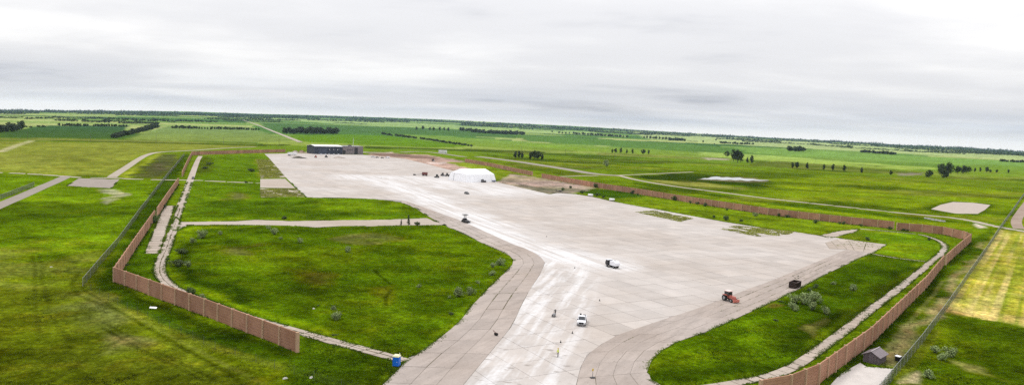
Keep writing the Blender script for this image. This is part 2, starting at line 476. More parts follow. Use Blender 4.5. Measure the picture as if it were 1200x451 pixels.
OUTER_L_PX = [(470, 237.5), (480, 240.5), (506, 256), (522, 265), (540, 272.5), (565, 285), (590, 296), (598, 300), (602.5, 306), (600, 311), (588, 323), (572, 338), (553, 358), (538, 378), (508, 402), (479, 421), (450, 449.5), (400, 495)]
INNER_R_PX = [(673, 462), (675, 451), (680, 430.7), (687.7, 415.7), (705, 403), (725, 392), (763, 379), (813, 363), (850.6, 349), (878, 338), (900, 330.5), (945, 312), (992.7, 292)]
OUTER_R_PX = [(776, 453), (760.5, 445), (757.4, 434.5), (760.5, 425.7), (773, 412), (795.5, 399.4), (826, 389.4), (863, 373), (900, 356), (925, 344), (940, 336.5), (975, 317.8), (1010, 301.5), (1023, 296.4)]
PATH_L_PX = [(474, 423), (450.4, 415.7), (425, 409.2), (392.7, 400.6), (370, 394.4), (347.6, 388), (325, 381.6), (300, 374.3), (273, 365.4), (240.6, 353.3), (218, 344.5), (202, 336),
             (191, 326.5), (187, 316.4), (189, 305), (194.5, 292.6), (200, 277), (205, 264), (209, 250), (217.5, 226), (223, 211.4), (227, 200), (231.8, 188), (235, 183)]
PATH_R_PX = [(1008, 268.3), (1040, 271), (1060.4, 273), (1080.5, 275.5), (1098, 281.3), (1107, 288), (1104, 296), (1093, 305.3), (1075.5, 320), (1050, 340.5), (1020, 363), (995, 383), (965, 405.7), (937.6, 425), (918, 435), (900, 441), (863, 448.5), (838, 452.5), (790, 459)]
CONN1_PX = [(206, 254), (213, 260), (240, 259.5), (275, 259.3), (300, 257.5), (340, 259), (400, 258), (450, 257.5), (500, 255.5), (522, 264), (470, 264.5), (440, 265), (400, 265.3), (370, 267), (345, 264.8), (300, 264), (250, 263.5), (220, 263.5), (208, 271), (198, 268)]
ROADS = [  # centre line, width, material, name
    ([(-60, 201), (0, 202.3), (37.6, 204), (75, 206.4), (95, 208), (130, 208.5), (160, 210), (195.5, 210.8), (226, 211.2), (265, 213), (304, 214.6)], 5.5, 'road', 'cross_road'),
    ([(131, 207.8), (136, 204), (150, 195), (162, 187), (172, 181.8), (187, 178.4), (225, 176.4), (263, 173.8), (300, 172.2)], 6.0, 'road', 'gravel_road'),
    ([(78, 206.8), (62, 214), (50, 219), (25, 230), (0, 240.5), (-40, 258)], 6.5, 'grey', 'grey_road'),
    ([(560, 183.5), (600, 188.5), (630, 193), (662, 198), (695, 203.5), (728, 206)], 16.0, 'grey', 'runway_road'),
    ([(725, 205.5), (742, 210), (770, 215.2), (800, 219.7), (850, 226), (900, 232.6), (975, 240.8), (1050, 249), (1108, 254.3), (1136, 258.3), (1151, 261.5), (1171, 266), (1203, 271.5), (1260, 282)], 6.0, 'road', 'perimeter_road'),
    ([(722, 205.5), (760, 204), (812, 201.5)], 5.0, 'road', 'farm_track'),
    ([(655, 207), (680, 206.2), (700, 205.8)], 5.0, 'road', 'farm_track'),
    ([(1194, 268), (1191, 259), (1197, 248), (1204, 238), (1216, 222)], 5.5, 'pink', 'dirt_road'),
    ([(284, 140.5), (300, 146), (320, 154), (345, 164), (352, 167)], 10.0, 'road', 'dirt_road'),
    ([(470, 178.5), (500, 178), (545, 184)], 10.0, 'grey', 'gravel_road'),
]
def widen(pts, w):
    """a strip of width w round a polyline: left and right edges"""
    Lf, Rt = [], []
    for i, p in enumerate(pts):
        a = pts[max(0, i - 1)]; b = pts[min(len(pts) - 1, i + 1)]
        d = (b - a).normalized(); n = Vector((-d.y, d.x))
        Lf.append(p + n * w / 2); Rt.append(p - n * w / 2)
    return Lf, Rt
def resample(pts, step):
    out = [pts[0].copy()]; acc = 0.0
    for a, b in zip(pts[:-1], pts[1:]):
        L = (b - a).length; t = step - acc
        while t <= L:
            out.append(a + (b - a) * (t / L)); t += step
        acc = (acc + L) % step
    return out
def smooth_line(pts, n=4):
    """Catmull-Rom through the points"""
    P = [pts[0]] + list(pts) + [pts[-1]]; out = []
    for i in range(1, len(P) - 2):
        for k in range(n):
            t = k / n
            a, b, c, d = P[i - 1], P[i], P[i + 1], P[i + 2]
            out.append(0.5 * ((2 * b) + (c - a) * t + (2 * a - 5 * b + 4 * c - d) * t * t + (3 * b - a - 3 * c + d) * t ** 3))
    out.append(pts[-1].copy()); return out
APRON = poly(APRON_PX)
PATH_L = smooth_line(poly(PATH_L_PX)); PATH_R = smooth_line(poly(PATH_R_PX))
CONN1 = poly(CONN1_PX)
SLAB_YARD = poly([(169, 297.5), (186.5, 297.5), (205, 241), (191.5, 241.5)])
BRANCH_R = smooth_line(poly([(1022, 297.5), (1050, 302.3), (1086, 306.5)]))
PAD_L = poly([(92.7, 209), (140, 210.2), (130, 221), (77.5, 218)])
PAD_R = poly([(1091, 245), (1102, 240), (1116.8, 236.6), (1140, 237.5), (1160.6, 240.2), (1154, 246), (1145.6, 250.5), (1120, 250.3)])
PAD_SHED = poly([(1008, 425), (1016, 430), (1025, 430), (1038, 431), (1050, 432.5), (1044, 442), (1037, 453), (1020, 470), (955, 470), (973, 451), (985, 438)])
STUB_R = poly([(960, 276), (985, 270.2), (1008, 268.2), (1004, 271.5), (984, 276.5), (972, 279)])
OLD_JOIN = poly([(305, 210), (334, 209.5), (346, 220.5), (305, 220)])
ROAD_LINES = [(smooth_line(poly(p)), w, k, n) for p, w, k, n in ROADS]
PAVED = [poly(p) for p in ([(301, 187), (316, 187), (335, 208.5), (306, 209)], [(305, 221), (347, 221), (358, 231), (306, 231)])] + [APRON, CONN1, SLAB_YARD, PAD_L, PAD_R, PAD_SHED, STUB_R, OLD_JOIN]
def paved_dist(x, y):
    """> 0 on grass (capped), <= 0 on paving"""
    d = np.full(x.shape, 50.0)
    for pl in PAVED:
        P = np.array(pl); x0, y0 = P.min(0) - 6; x1, y1 = P.max(0) + 6
        k = (x > x0) & (x < x1) & (y > y0) & (y < y1)
        if not k.any(): continue
        sdist = seg_dist(x[k], y[k], pl, True); sdist[inside(x[k], y[k], pl)] *= -1
        d[k] = np.minimum(d[k], sdist)
    for pts, w in [(PATH_L, 3.0), (PATH_R, 2.6), (BRANCH_R, 2.4)] + [(l[0], l[1]) for l in ROAD_LINES]:
        P = np.array(pts); x0, y0 = P.min(0) - w; x1, y1 = P.max(0) + w
        k = (x > x0) & (x < x1) & (y > y0) & (y < y1)
        if not k.any(): continue
        d[k] = np.minimum(d[k], seg_dist(x[k], y[k], pts) - w / 2)
    return d

# colour of the ground cover: (outline in pixels, colour, soft edge in metres, wobble in metres, strength)
OPS = [
    # ---- far crops
    ([(-80, 161), (0, 160), (10, 155), (30, 150), (60, 147), (152, 147.5), (135, 162), (100, 161.5)], A(64, 98, 58), 8, 5, 1),
    ([(148, 163.5), (185, 150.5), (200, 148), (290, 149), (345, 165), (300, 167), (200, 165)], A(120, 146, 82), 8, 5, 1),
    ([(-80, 165.5), (0, 165.5), (150, 167.5), (300, 170.5), (300, 172), (225, 176), (185, 177.5), (170, 181), (150, 193), (130, 206), (75, 205), (0, 201), (-80, 199)], A(130, 142, 54), 8, 8, 1),
    ([(-80, 180), (0, 181), (60, 183), (120, 188), (115, 196), (60, 196), (0, 193), (-80, 190)], A(144, 150, 62), 20, 25, 0.6),
    ([(40, 186), (90, 184), (135, 190), (110, 199), (60, 198)], A(112, 128, 40), 20, 25, 0.6),
    ([(302, 143.5), (400, 147), (540, 152), (610, 158), (700, 161), (700, 165), (600, 162), (470, 156), (400, 157), (352, 158), (318, 152)], A(80, 116, 58), 15, 10, 1),
    ([(300, 138.5), (420, 141), (540, 147), (700, 155), (700, 158.5), (600, 155), (500, 150), (400, 146)], A(152, 180, 108), 30, 10, 0.8),
    ([(338, 158.5), (400, 157.7), (450, 158.7), (552, 171.5), (520, 173), (470, 172), (430, 170), (350, 166)], A(96, 138, 32), 8, 5, 1),
    ([(455, 157), (560, 162), (640, 168), (760, 174), (840, 182), (780, 183), (700, 178), (612, 175.5), (552, 171)], A(120, 154, 66), 10, 6, 1),
    ([(600, 158), (700, 163), (820, 170), (900, 177), (980, 183), (900, 183), (820, 178.5), (720, 172), (620, 166)], A(92, 130, 58), 15, 10, 1),
    ([(740, 154), (900, 163.5), (1060, 173), (1210, 181), (1210, 189), (1060, 180), (900, 172), (760, 163)], A(176, 194, 128), 30, 15, 0.8),
    ([(860, 172), (1000, 179), (1180, 188), (1210, 192), (1210, 197), (1060, 190), (960, 185), (880, 180)], A(122, 160, 74), 15, 10, 1),
    ([(820, 178), (900, 182), (1000, 190), (1110, 198), (1060, 198.5), (960, 192.5), (860, 186), (820, 182)], A(150, 182, 96), 10, 6, 1),
    ([(1110, 196), (1160, 193), (1210, 196), (1210, 215), (1140, 206)], A(112, 148, 54), 20, 10, 1),
    # ---- band along the far road
    ([(-80, 161.5), (100, 162.5), (300, 168), (300, 169.2), (100, 165.2), (-80, 164)], A(126, 134, 62), 3, 2, 0.8),
    ([(40, 164.6), (150, 166), (300, 169.8), (340, 169.3), (340, 170.5), (300, 171.1), (150, 167.2), (40, 165.6)], A(60, 80, 30), 2, 2, 0.9),
    ([(425, 171.5), (480, 173.2), (560, 175.2), (640, 178.5), (640, 180.2), (560, 178), (480, 175), (425, 174)], A(58, 84, 26), 3, 4, 0.9),
    ([(560, 180.5), (600, 183.5), (660, 187.5), (780, 189.5), (775, 192.5), (690, 191.5), (640, 190), (600, 187.5)], A(66, 96, 28), 8, 8, 0.85),
    ([(700, 178.5), (760, 181), (850, 186), (850, 188), (760, 184.5), (700, 182)], A(120, 132, 60), 8, 10, 0.8),
    ([(600, 191), (660, 199.5), (695, 206), (670, 207), (620, 199), (590, 193)], A(74, 100, 30), 6, 5, 0.9),
    ([(740, 206.5), (800, 203), (880, 209), (915, 214), (955, 216), (948, 220), (900, 220.5), (870, 218), (800, 213.5), (760, 211)], A(44, 70, 18), 4, 6, 1),
    ([(755, 210.5), (830, 215), (872, 220.5), (870, 223), (820, 220.5), (770, 214.5)], A(148, 148, 70), 5, 6, 0.8),
    ([(620, 168), (700, 175), (700, 177), (620, 171)], A(124, 166, 56), 15, 10, 0.6),
    ([(880, 188), (930, 190), (1000, 196), (1090, 203), (1085, 206), (1000, 201), (940, 198.5), (880, 194)], A(84, 104, 46), 6, 10, 0.8),
    ([(1050, 203.5), (1080, 202.5), (1082, 205), (1056, 206)], A(150, 140, 122), 4, 4, 0.8),
    ([(820, 184), (850, 185.5), (852, 187.5), (828, 187.5)], A(176, 168, 148), 5, 5, 0.8),
    ([(900, 197), (1000, 205), (1130, 216.5), (1200, 224), (1200, 225.5), (1120, 218), (1000, 206.6), (900, 199)], A(84, 116, 24), 5, 4, 0.7),
    ([(900, 210), (960, 207), (1060, 212), (1150, 220), (1195, 227), (1175, 262), (1140, 256), (1108, 252), (1020, 243), (900, 230)], A(108, 144, 32), 10, 10, 0.9),
    ([(1050, 214), (1130, 222), (1165, 232), (1100, 232)], A(124, 160, 40), 25, 25, 0.6),
    ([(1080, 245.5), (1112, 234.8), (1166, 239.5), (1150, 253), (1108, 252.5)], A(64, 94, 18), 4, 3, 0.9),
    ([(1200, 226), (1260, 224), (1300, 280), (1200, 268), (1196, 260)], A(112, 152, 30), 5, 5, 1),
    ([(740, 213), (800, 222), (900, 235), (1040, 250.5), (1140, 261), (1165, 268), (1135, 262), (1040, 254), (900, 239.5), (800, 226), (745, 216)], A(62, 96, 18), 3, 3, 0.9),
    ([(760, 219), (900, 240), (1040, 255), (1135, 264), (1135, 270), (1040, 258), (900, 243), (780, 224)], A(112, 144, 34), 3, 3, 0.9),
    ([(816, 210.5), (842, 206.3), (868, 207), (905, 211.5), (890, 214), (850, 213)], A(128, 122, 88), 2, 3, 0.8),
    # ---- left outside
    ([(-80, 203), (70, 208), (92, 210), (78, 218.5), (130, 221.5), (140, 211), (190, 212), (172, 240), (140, 280), (100, 335), (0, 345), (-80, 345)], A(92, 132, 26), 6, 5, 1),
    ([(-60, 222), (60, 228), (160, 232), (120, 250), (20, 250), (-60, 244)], A(110, 152, 30), 18, 18, 0.7),
    ([(-60, 244), (60, 238), (155, 240), (148, 252), (100, 254), (50, 262), (-60, 262)], A(66, 98, 20), 8, 14, 0.75),
    ([(-60, 300), (30, 290), (100, 305), (95, 330), (130, 345), (180, 372), (190, 392), (120, 385), (60, 360), (-60, 345)], A(118, 126, 52), 12, 14, 0.75),
    ([(-80, 345), (95, 335), (200, 385), (330, 436), (420, 455), (300, 520), (-200, 520)], A(88, 108, 26), 8, 8, 1),
    ([(-100, 395), (60, 385), (130, 400), (160, 430), (60, 450), (-100, 455)], A(64, 84, 16), 14, 14, 0.6),
    ([(60, 395), (200, 405), (250, 440), (140, 440)], A(110, 126, 34), 14, 14, 0.5),
    ([(128, 390), (168, 395), (176, 405), (150, 408), (136, 400)], A(156, 138, 88), 3, 4, 0.6),
    ([(100, 350), (130, 352), (145, 372), (120, 378), (85, 362)], A(138, 140, 78), 6, 8, 0.6),
    ([(152, 209), (165, 197), (188, 180.5), (214, 181), (196, 209)], A(84, 92, 50), 6, 8, 0.95),
    ([(180, 193), (195, 190), (192, 200), (178, 201)], A(104, 92, 66), 6, 6, 0.6),
    ([(138, 207), (160, 194), (186, 179), (192, 180.3), (163, 197), (148, 209)], A(142, 160, 54), 3, 3, 0.8),
    ([(120, 222), (140, 222), (148, 228), (128, 232), (122, 240), (108, 238), (126, 228)], A(190, 184, 152), 2, 5, 0.65),
    # ---- outer foot of the left wall, between fence and wall
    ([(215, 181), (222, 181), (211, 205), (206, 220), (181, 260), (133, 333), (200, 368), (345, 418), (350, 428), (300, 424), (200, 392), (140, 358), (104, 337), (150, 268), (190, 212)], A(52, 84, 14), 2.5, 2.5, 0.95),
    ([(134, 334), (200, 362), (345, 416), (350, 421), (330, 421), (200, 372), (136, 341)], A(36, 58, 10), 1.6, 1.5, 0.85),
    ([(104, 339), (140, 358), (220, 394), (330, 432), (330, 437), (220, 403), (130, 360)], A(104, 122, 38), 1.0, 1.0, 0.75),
    # ---- inside left
    ([(236, 183), (300, 181), (315, 185), (358, 231), (440, 233), (500, 251), (500, 256), (300, 257), (222, 259), (214, 250), (224, 212)], A(84, 124, 26), 2, 2, 1),
    ([(224, 240), (300, 236), (470, 240), (495, 250), (480, 256), (300, 256), (226, 257)], A(64, 98, 18), 8, 10, 0.8),
    ([(360, 233.5), (440, 235), (480, 244), (440, 250), (370, 244)], A(106, 148, 30), 8, 10, 0.7),
    ([(300, 186), (315, 186), (334, 209), (306, 209)], A(126, 140, 58), 3, 3, 0.9),
    ([(262, 228), (284, 226), (290, 232), (268, 234)], A(124, 110, 70), 4, 5, 0.6),
    ([(232, 186), (244, 183), (250, 196), (244, 202), (230, 204)], A(66, 82, 36), 4, 5, 0.7),
    ([(205, 270), (222, 264), (340, 266), (520, 265), (602, 304), (560, 350), (480, 418), (400, 399), (300, 370), (220, 341), (195, 322), (192, 305)], A(70, 104, 16), 2, 2, 1),
    ([(200, 300), (204, 272), (230, 266), (300, 267), (240, 268), (210, 290), (205, 315), (222, 334), (300, 364), (400, 394), (470, 414), (460, 416), (380, 395), (290, 367), (215, 339), (196, 322)], A(104, 142, 24), 2, 1.5, 0.85),
    ([(240, 296), (300, 288), (420, 290), (420, 310), (330, 322), (250, 315)], A(94, 124, 24), 10, 10, 0.6),
    ([(205, 297), (222, 288), (222, 300), (208, 312)], A(34, 54, 12), 2, 2.5, 0.85),
    ([(202, 308), (216, 306), (226, 322), (300, 350), (320, 362), (270, 350), (215, 330)], A(36, 62, 10), 3, 4, 0.8),
    ([(355, 318), (395, 318), (400, 332), (370, 340), (350, 330)], A(86, 78, 22), 5, 6, 0.7),
    ([(395, 275), (455, 274), (475, 284), (440, 287), (398, 282)], A(118, 118, 64), 3, 7, 0.65),
    ([(255, 288), (280, 287), (280, 300), (258, 300)], A(106, 100, 56), 3, 7, 0.6),
    ([(450, 340), (465, 335), (475, 350), (455, 362)], A(86, 84, 24), 2, 4, 0.7),
    ([(440, 270), (520, 268), (570, 290), (560, 320), (480, 310)], A(88, 122, 18), 8, 10, 0.6),
    ([(400, 330), (480, 345), (470, 385), (400, 375), (370, 350)], A(96, 134, 28), 10, 10, 0.55),
    ([(480, 418), (430, 406), (440, 400), (492, 404)], A(52, 76, 12), 2, 3, 0.7),
    ([(350, 392), (470, 426), (450, 450), (400, 497), (330, 455), (345, 418)], A(56, 86, 14), 2, 2, 0.95),
    ([(150, 335), (133, 331), (181, 258), (190, 241), (168, 298), (186, 299), (185, 318), (195, 332), (345, 386), (349, 389), (345, 410)], A(66, 104, 18), 1.5, 1.5, 0.95),
    # ---- right inside
    ([(644, 228), (690, 221), (740, 226), (900, 252), (1060, 271), (1020, 283), (960, 277), (900, 268), (775, 246.5), (720, 236)], A(98, 132, 34), 3, 3, 1),
    ([(675, 225), (700, 221), (740, 226), (762, 231), (720, 233), (700, 230)], A(50, 88, 18), 3, 3, 0.9),
    ([(1000, 272), (1075, 276), (1098, 284), (1100, 296), (1086, 305), (1028, 297), (1042, 287)], A(92, 136, 28), 3, 3, 1),
    ([(1040, 285), (1085, 287), (1080, 298), (1035, 294)], A(116, 148, 36), 6, 6, 0.6),
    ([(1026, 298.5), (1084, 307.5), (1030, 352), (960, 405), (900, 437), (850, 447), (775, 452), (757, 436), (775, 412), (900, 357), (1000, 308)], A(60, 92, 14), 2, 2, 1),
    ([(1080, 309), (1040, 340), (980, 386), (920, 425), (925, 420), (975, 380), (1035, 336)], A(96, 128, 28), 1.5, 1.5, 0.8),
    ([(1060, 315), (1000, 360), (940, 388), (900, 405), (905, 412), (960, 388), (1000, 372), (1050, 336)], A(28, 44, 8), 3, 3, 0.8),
    ([(940, 388), (968, 374), (972, 376), (950, 396)], A(128, 122, 60), 1, 2, 0.6),
    ([(770, 420), (900, 372), (940, 380), (860, 420), (780, 445)], A(84, 122, 16), 6, 6, 0.6),
    ([(760, 440), (780, 430), (900, 425), (895, 438), (800, 450)], A(46, 72, 12), 3, 4, 0.7),
    ([(900, 355), (918, 358), (905, 362), (896, 360)], A(120, 96, 40), 1, 2, 0.6),
    # ---- right outside
    ([(1137, 280), (1165, 268), (1160, 290), (1110, 360), (1050, 433), (1020, 426), (960, 452), (1010, 415), (1085, 340)], A(70, 104, 20), 2, 2, 1),
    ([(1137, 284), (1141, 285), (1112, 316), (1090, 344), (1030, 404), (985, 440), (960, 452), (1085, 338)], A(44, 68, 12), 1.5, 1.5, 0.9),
    ([(1150, 290), (1160, 283), (1148, 308), (1122, 340), (1100, 366), (1075, 392), (1058, 420), (1044, 430), (1026, 424), (1048, 402), (1060, 386), (1078, 376), (1082, 362), (1104, 345), (1130, 318)], A(176, 156, 108), 2, 3.5, 0.7),
    ([(1172, 269), (1200, 273), (1300, 285), (1300, 410), (1200, 384), (1108, 366), (1135, 325)], A(166, 168, 56), 2, 2, 1),
    ([(1108, 364), (1200, 378), (1300, 396), (1300, 408), (1200, 386), (1112, 368)], A(180, 164, 90), 1.5, 2, 0.7),
    ([(1108, 368), (1200, 386), (1300, 408), (1300, 520), (1030, 520), (1040, 452), (1075, 408)], A(70, 100, 18), 2, 3, 1),
    ([(1100, 372), (1200, 388), (1300, 410), (1290, 420), (1200, 400), (1100, 382)], A(48, 72, 12), 3, 3, 0.7),
    ([(1100, 380), (1130, 392), (1110, 405), (1078, 425), (1072, 415)], A(110, 138, 30), 4, 5, 0.6),
    ([(1110, 424), (1150, 428), (1160, 438), (1120, 434)], A(164, 152, 86), 2, 5, 0.6),
    ([(1060, 440), (1075, 438), (1078, 452), (1054, 452)], A(196, 178, 140), 1, 2.5, 0.75),
    ([(1140, 262), (1152, 264), (1156, 267), (1146, 268)], A(214, 206, 190), 2, 2, 0.9),
    # ---- bare dirt on the far side of the apron
    ([(583, 213.5), (592, 208), (600, 204), (625, 207), (640, 209.5), (700, 220.5), (690, 223), (675, 226), (653, 226), (644, 228), (626, 224), (600, 218.5)], A(182, 162, 148), 2, 3, 1),
    ([(600, 213), (640, 221), (672, 226), (650, 228), (620, 221)], A(134, 120, 116), 3, 4, 0.7),
    ([(425, 182), (450, 179), (500, 181.5), (546, 189), (580, 199), (540, 199), (530, 201), (500, 193), (470, 186)], A(186, 160, 146), 4, 5, 0.95),
    ([(430, 179), (470, 180), (512, 184), (510, 187), (480, 185), (440, 182)], A(122, 102, 88), 3, 5, 0.8),
    ([(522, 190), (545, 190), (580, 197), (600, 201), (596, 206), (578, 206), (545, 196)], A(112, 152, 46), 3, 4, 0.9),
    ([(500, 190.5), (522, 190), (524, 192), (504, 192.5)], A(214, 202, 192), 2, 2, 0.8),
    ([(420, 177.5), (460, 178.5), (456, 180), (424, 179)], A(206, 192, 180), 2, 2, 0.7),
    ([(336, 179), (369, 178), (369, 181), (336, 181)], A(190, 172, 160), 2, 2, 0.8),
]
TRACKS = [  # wheel marks: line, half width, colour, strength
    ([(97, 340), (150, 372), (215, 410), (270, 440), (300, 460)], 0.5, A(52, 66, 14), 0.6), ([(104, 342), (157, 371), (222, 407), (280, 437), (310, 452)], 0.5, A(120, 128, 50), 0.5),
    ([(92, 320), (84, 335), (92, 348), (130, 362), (138, 366)], 0.6, A(50, 66, 14), 0.55), ([(40, 300), (42, 330), (40, 360), (46, 395)], 0.5, A(62, 74, 20), 0.5), ([(48, 300), (50, 330), (60, 372), (80, 400)], 0.5, A(62, 74, 20), 0.45),
    ([(120, 385), (165, 410), (240, 448)], 0.5, A(50, 60, 14), 0.6), ([(127, 382), (175, 409), (250, 445)], 0.5, A(50, 60, 14), 0.5), ([(60, 448), (100, 424), (150, 395)], 0.6, A(58, 66, 18), 0.5),
    ([(439, 318), (448, 326), (458, 334)], 0.6, A(30, 46, 8), 0.8), ([(452, 358), (452, 350), (460, 340)], 0.5, A(34, 46, 10), 0.6),
    ([(1105, 330), (1090, 350), (1060, 384), (1040, 410)], 0.6, A(150, 146, 90), 0.4), ([(1090, 385), (1070, 415), (1050, 445)], 0.7, A(120, 132, 44), 0.5), ([(1100, 388), (1080, 415), (1058, 448)], 0.7, A(120, 132, 44), 0.5),
    ([(0, 178), (20, 170.5), (36, 165.5)], 4.0, A(196, 190, 150), 0.7),
]
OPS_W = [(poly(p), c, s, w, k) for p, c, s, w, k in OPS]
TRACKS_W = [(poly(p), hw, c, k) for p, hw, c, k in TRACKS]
YELLOW = poly([(1172, 269), (1200, 273), (1300, 285), (1300, 410), (1200, 384), (1108, 366), (1135, 325)])
def ground_tint(x, y):
    r = np.hypot(x, y)
    n = fbm(x / 60, y / 60, 3, 4)
    base = np.empty((len(x), 3))
    base[:] = A(92, 128, 26)
    t = np.clip((r - 500) / 500, 0, 1)[:, None]
    base = base * (1 - t) + np.array(A(100, 136, 40)) * t
    # patchwork of farmland far out
    ca, sa = math.cos(0.35), math.sin(0.35)
    u = (x * ca + y * sa) / 800 + 40; v = (-x * sa + y * ca) / 420 + 40
    wob = (vnoise(u * 2, v * 2, 5) - 0.5) * 0.06
    cell = vnoise(np.floor(u + wob) + 0.0, np.floor(v - wob) + 0.0, 77)
    pal = np.array([A(84, 124, 58), A(116, 150, 72), A(138, 164, 88), A(72, 108, 54), A(168, 182, 112), A(104, 142, 62)])
    far = pal[np.minimum((cell * 6).astype(int), 5)]
    t = np.clip((r - 1100) / 300, 0, 1)[:, None]
    base = base * (1 - t) + far * t
    base *= (0.82 + 0.36 * n)[:, None]
    wx = (fbm(x / 14, y / 14, 21, 4) - 0.5) * 2; wy = (fbm(x / 14, y / 14, 31, 4) - 0.5) * 2
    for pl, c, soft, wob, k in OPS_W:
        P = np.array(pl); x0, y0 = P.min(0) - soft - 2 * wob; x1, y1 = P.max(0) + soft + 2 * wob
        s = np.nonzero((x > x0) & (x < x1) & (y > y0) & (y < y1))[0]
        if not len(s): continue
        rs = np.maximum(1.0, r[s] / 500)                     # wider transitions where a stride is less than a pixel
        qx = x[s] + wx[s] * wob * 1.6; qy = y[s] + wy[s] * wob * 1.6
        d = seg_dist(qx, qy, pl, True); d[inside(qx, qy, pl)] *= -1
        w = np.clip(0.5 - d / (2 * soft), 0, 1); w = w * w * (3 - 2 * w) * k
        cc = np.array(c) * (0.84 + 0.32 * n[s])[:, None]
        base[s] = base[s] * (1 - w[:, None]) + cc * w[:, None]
    # mown swaths on the hay field
    s = np.nonzero(inside(x, y, YELLOW))[0]
    if len(s):
        dirv = (YELLOW[0] - YELLOW[5]).normalized()
        q = x[s] * dirv.y - y[s] * dirv.x; al = x[s] * dirv.x + y[s] * dirv.y
        st = vnoise(q / 1.0, al / 90, 9) * 0.7 + vnoise(q / 3.2, al / 60, 10) * 0.4
        w = np.clip((st - 0.45) * 3.2, 0, 1)[:, None] * 0.85
        cc = np.array(A(206, 192, 118)); base[s] = base[s] * (1 - w) + cc * w
        w = np.clip((vnoise(al / 6, q / 30, 15) - 0.72) * 5, 0, 1)[:, None] * 0.5
        base[s] = base[s] * (1 - w) + cc * w
        w = np.clip((vnoise(q / 1.2 + 50, al / 80, 12) - 0.6) * 4, 0, 1)[:, None] * 0.5
        base[s] = base[s] * (1 - w) + np.array(A(104, 136, 24)) * w
    for pl, hw, c, k in TRACKS_W:
        P = np.array(pl); x0, y0 = P.min(0) - 4; x1, y1 = P.max(0) + 4
        s = np.nonzero((x > x0) & (x < x1) & (y > y0) & (y < y1))[0]
        if not len(s): continue
        d = seg_dist(x[s] + wx[s] * 0.5, y[s] + wy[s] * 0.5, pl)
        w = np.clip(1.5 - d / hw, 0, 1) * k * np.clip(0.3 + 1.2 * fbm(x[s] / 6, y[s] / 6, 41, 2), 0, 1)
        base[s] = base[s] * (1 - w[:, None]) + np.array(c) * w[:, None]
    # wet swales and drier rises in the meadows beyond the wall
    md = np.clip((r - 430) / 120, 0, 1) * np.clip((1700 - r) / 300, 0, 1) * np.clip((x + 60) / 80, 0, 1)
    sw = fbm(x / 120 + 0.004 * y, y / 55, 131, 4, 0.6); rs_ = fbm(x / 90, y / 40, 141, 4, 0.6)
    w = (np.clip((sw - 0.51) * 7, 0, 1) * 0.72 * md)[:, None]; base = base * (1 - w) + np.array(A(56, 82, 22)) * w
    w = (np.clip((rs_ - 0.56) * 6, 0, 1) * 0.45 * md)[:, None]; base = base * (1 - w) + np.array(A(140, 142, 66)) * w
    # clumps, tussocks and dry tops; calmer with distance
    near = np.clip(1.15 - r / 1400, 0.3, 1)
    a1 = fbm(x / 9, y / 9, 51, 5, 0.62); a2 = fbm(x / 26, y / 26, 61, 4)
    base *= (1 + ((a1 - 0.5) * 1.7 + (a2 - 0.5) * 0.5) * near)[:, None].clip(0.35, 1.9)
    lush = np.clip((base[:, 1] / base[:, 0] - 1.15) / 0.5, 0, 1) * np.clip(1.7 - r / 1300, 0, 1)   # young grass is yellower than old growth
    base *= 1 + (np.array([1.19, 0.97, 0.30]) - 1)[None] * lush[:, None]
    dry = np.clip((fbm(x / 17, y / 17, 71, 4) - 0.52) * 3.0, 0, 1) * near * 0.45
    base *= 1 + dry[:, None] * np.array([0.5, 0.18, 0.3])
    return base.clip(0.0008, 0.85)

def build_ground():
    az_f = np.radians(np.arange(-46, 46.001, 0.095))
    az_b = np.radians(np.concatenate([np.arange(-180, -46, 4.0), np.arange(50, 180, 4.0)]))
    az = np.sort(np.concatenate([az_f, az_b]))
    q = np.concatenate([np.arange(335, 12, -0.95), np.arange(12, 2.95, -0.35)])
    rr = np.concatenate([[4, 20, 45, 70, 90, 105], F_PX * CAM_H / q, [R_END]])
    rr = np.unique(np.minimum(rr, R_END))
    a, r = np.meshgrid(az, rr)
    x = (np.sin(a) * r).ravel(); y = (np.cos(a) * r).ravel()
    z = terrain(x, y)
    pd = paved_dist(x, y)
    rad = r.ravel()
    bump = (fbm(x / 3.0, y / 3.0, 91, 3) * 0.30 + fbm(x / 11, y / 11, 95, 2) * 0.25) * np.clip(1.6 - rad / 450, 0, 1)
    z = z + np.where(pd > 0.15, bump * np.clip(pd / 1.0, 0.12, 1), -0.06)
    tint = ground_tint(x, y)
    na, nr = len(az), len(rr)
    i = np.arange(nr - 1)[:, None] * na + np.arange(na)[None, :]
    j = np.arange(nr - 1)[:, None] * na + (np.arange(na)[None, :] + 1) % na
    Fq = np.stack([i, i + na, j + na, j], -1).reshape(-1, 4)
    Fq = Fq[:, ::-1] if False else Fq
    c0 = len(x)
    col = np.concatenate([tint, np.ones((len(x), 1))], 1)
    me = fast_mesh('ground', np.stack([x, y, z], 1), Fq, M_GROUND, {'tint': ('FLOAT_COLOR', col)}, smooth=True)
    o = link('ground', me); tag(o, kind='structure')
    # close the small hole under the camera
    cap = MB(); ring = [(math.sin(t) * 4.2, math.cos(t) * 4.2, 0.0) for t in np.radians(np.arange(0, 360, 10))]
    cap.add(ring[::-1], [tuple(range(len(ring)))])
    c = cap.build('turf', M_TUFT_PLAIN); tag(c, kind='structure')
M_TUFT_PLAIN = earth('plain_turf', A(92, 120, 26), 0.2)
build_ground()

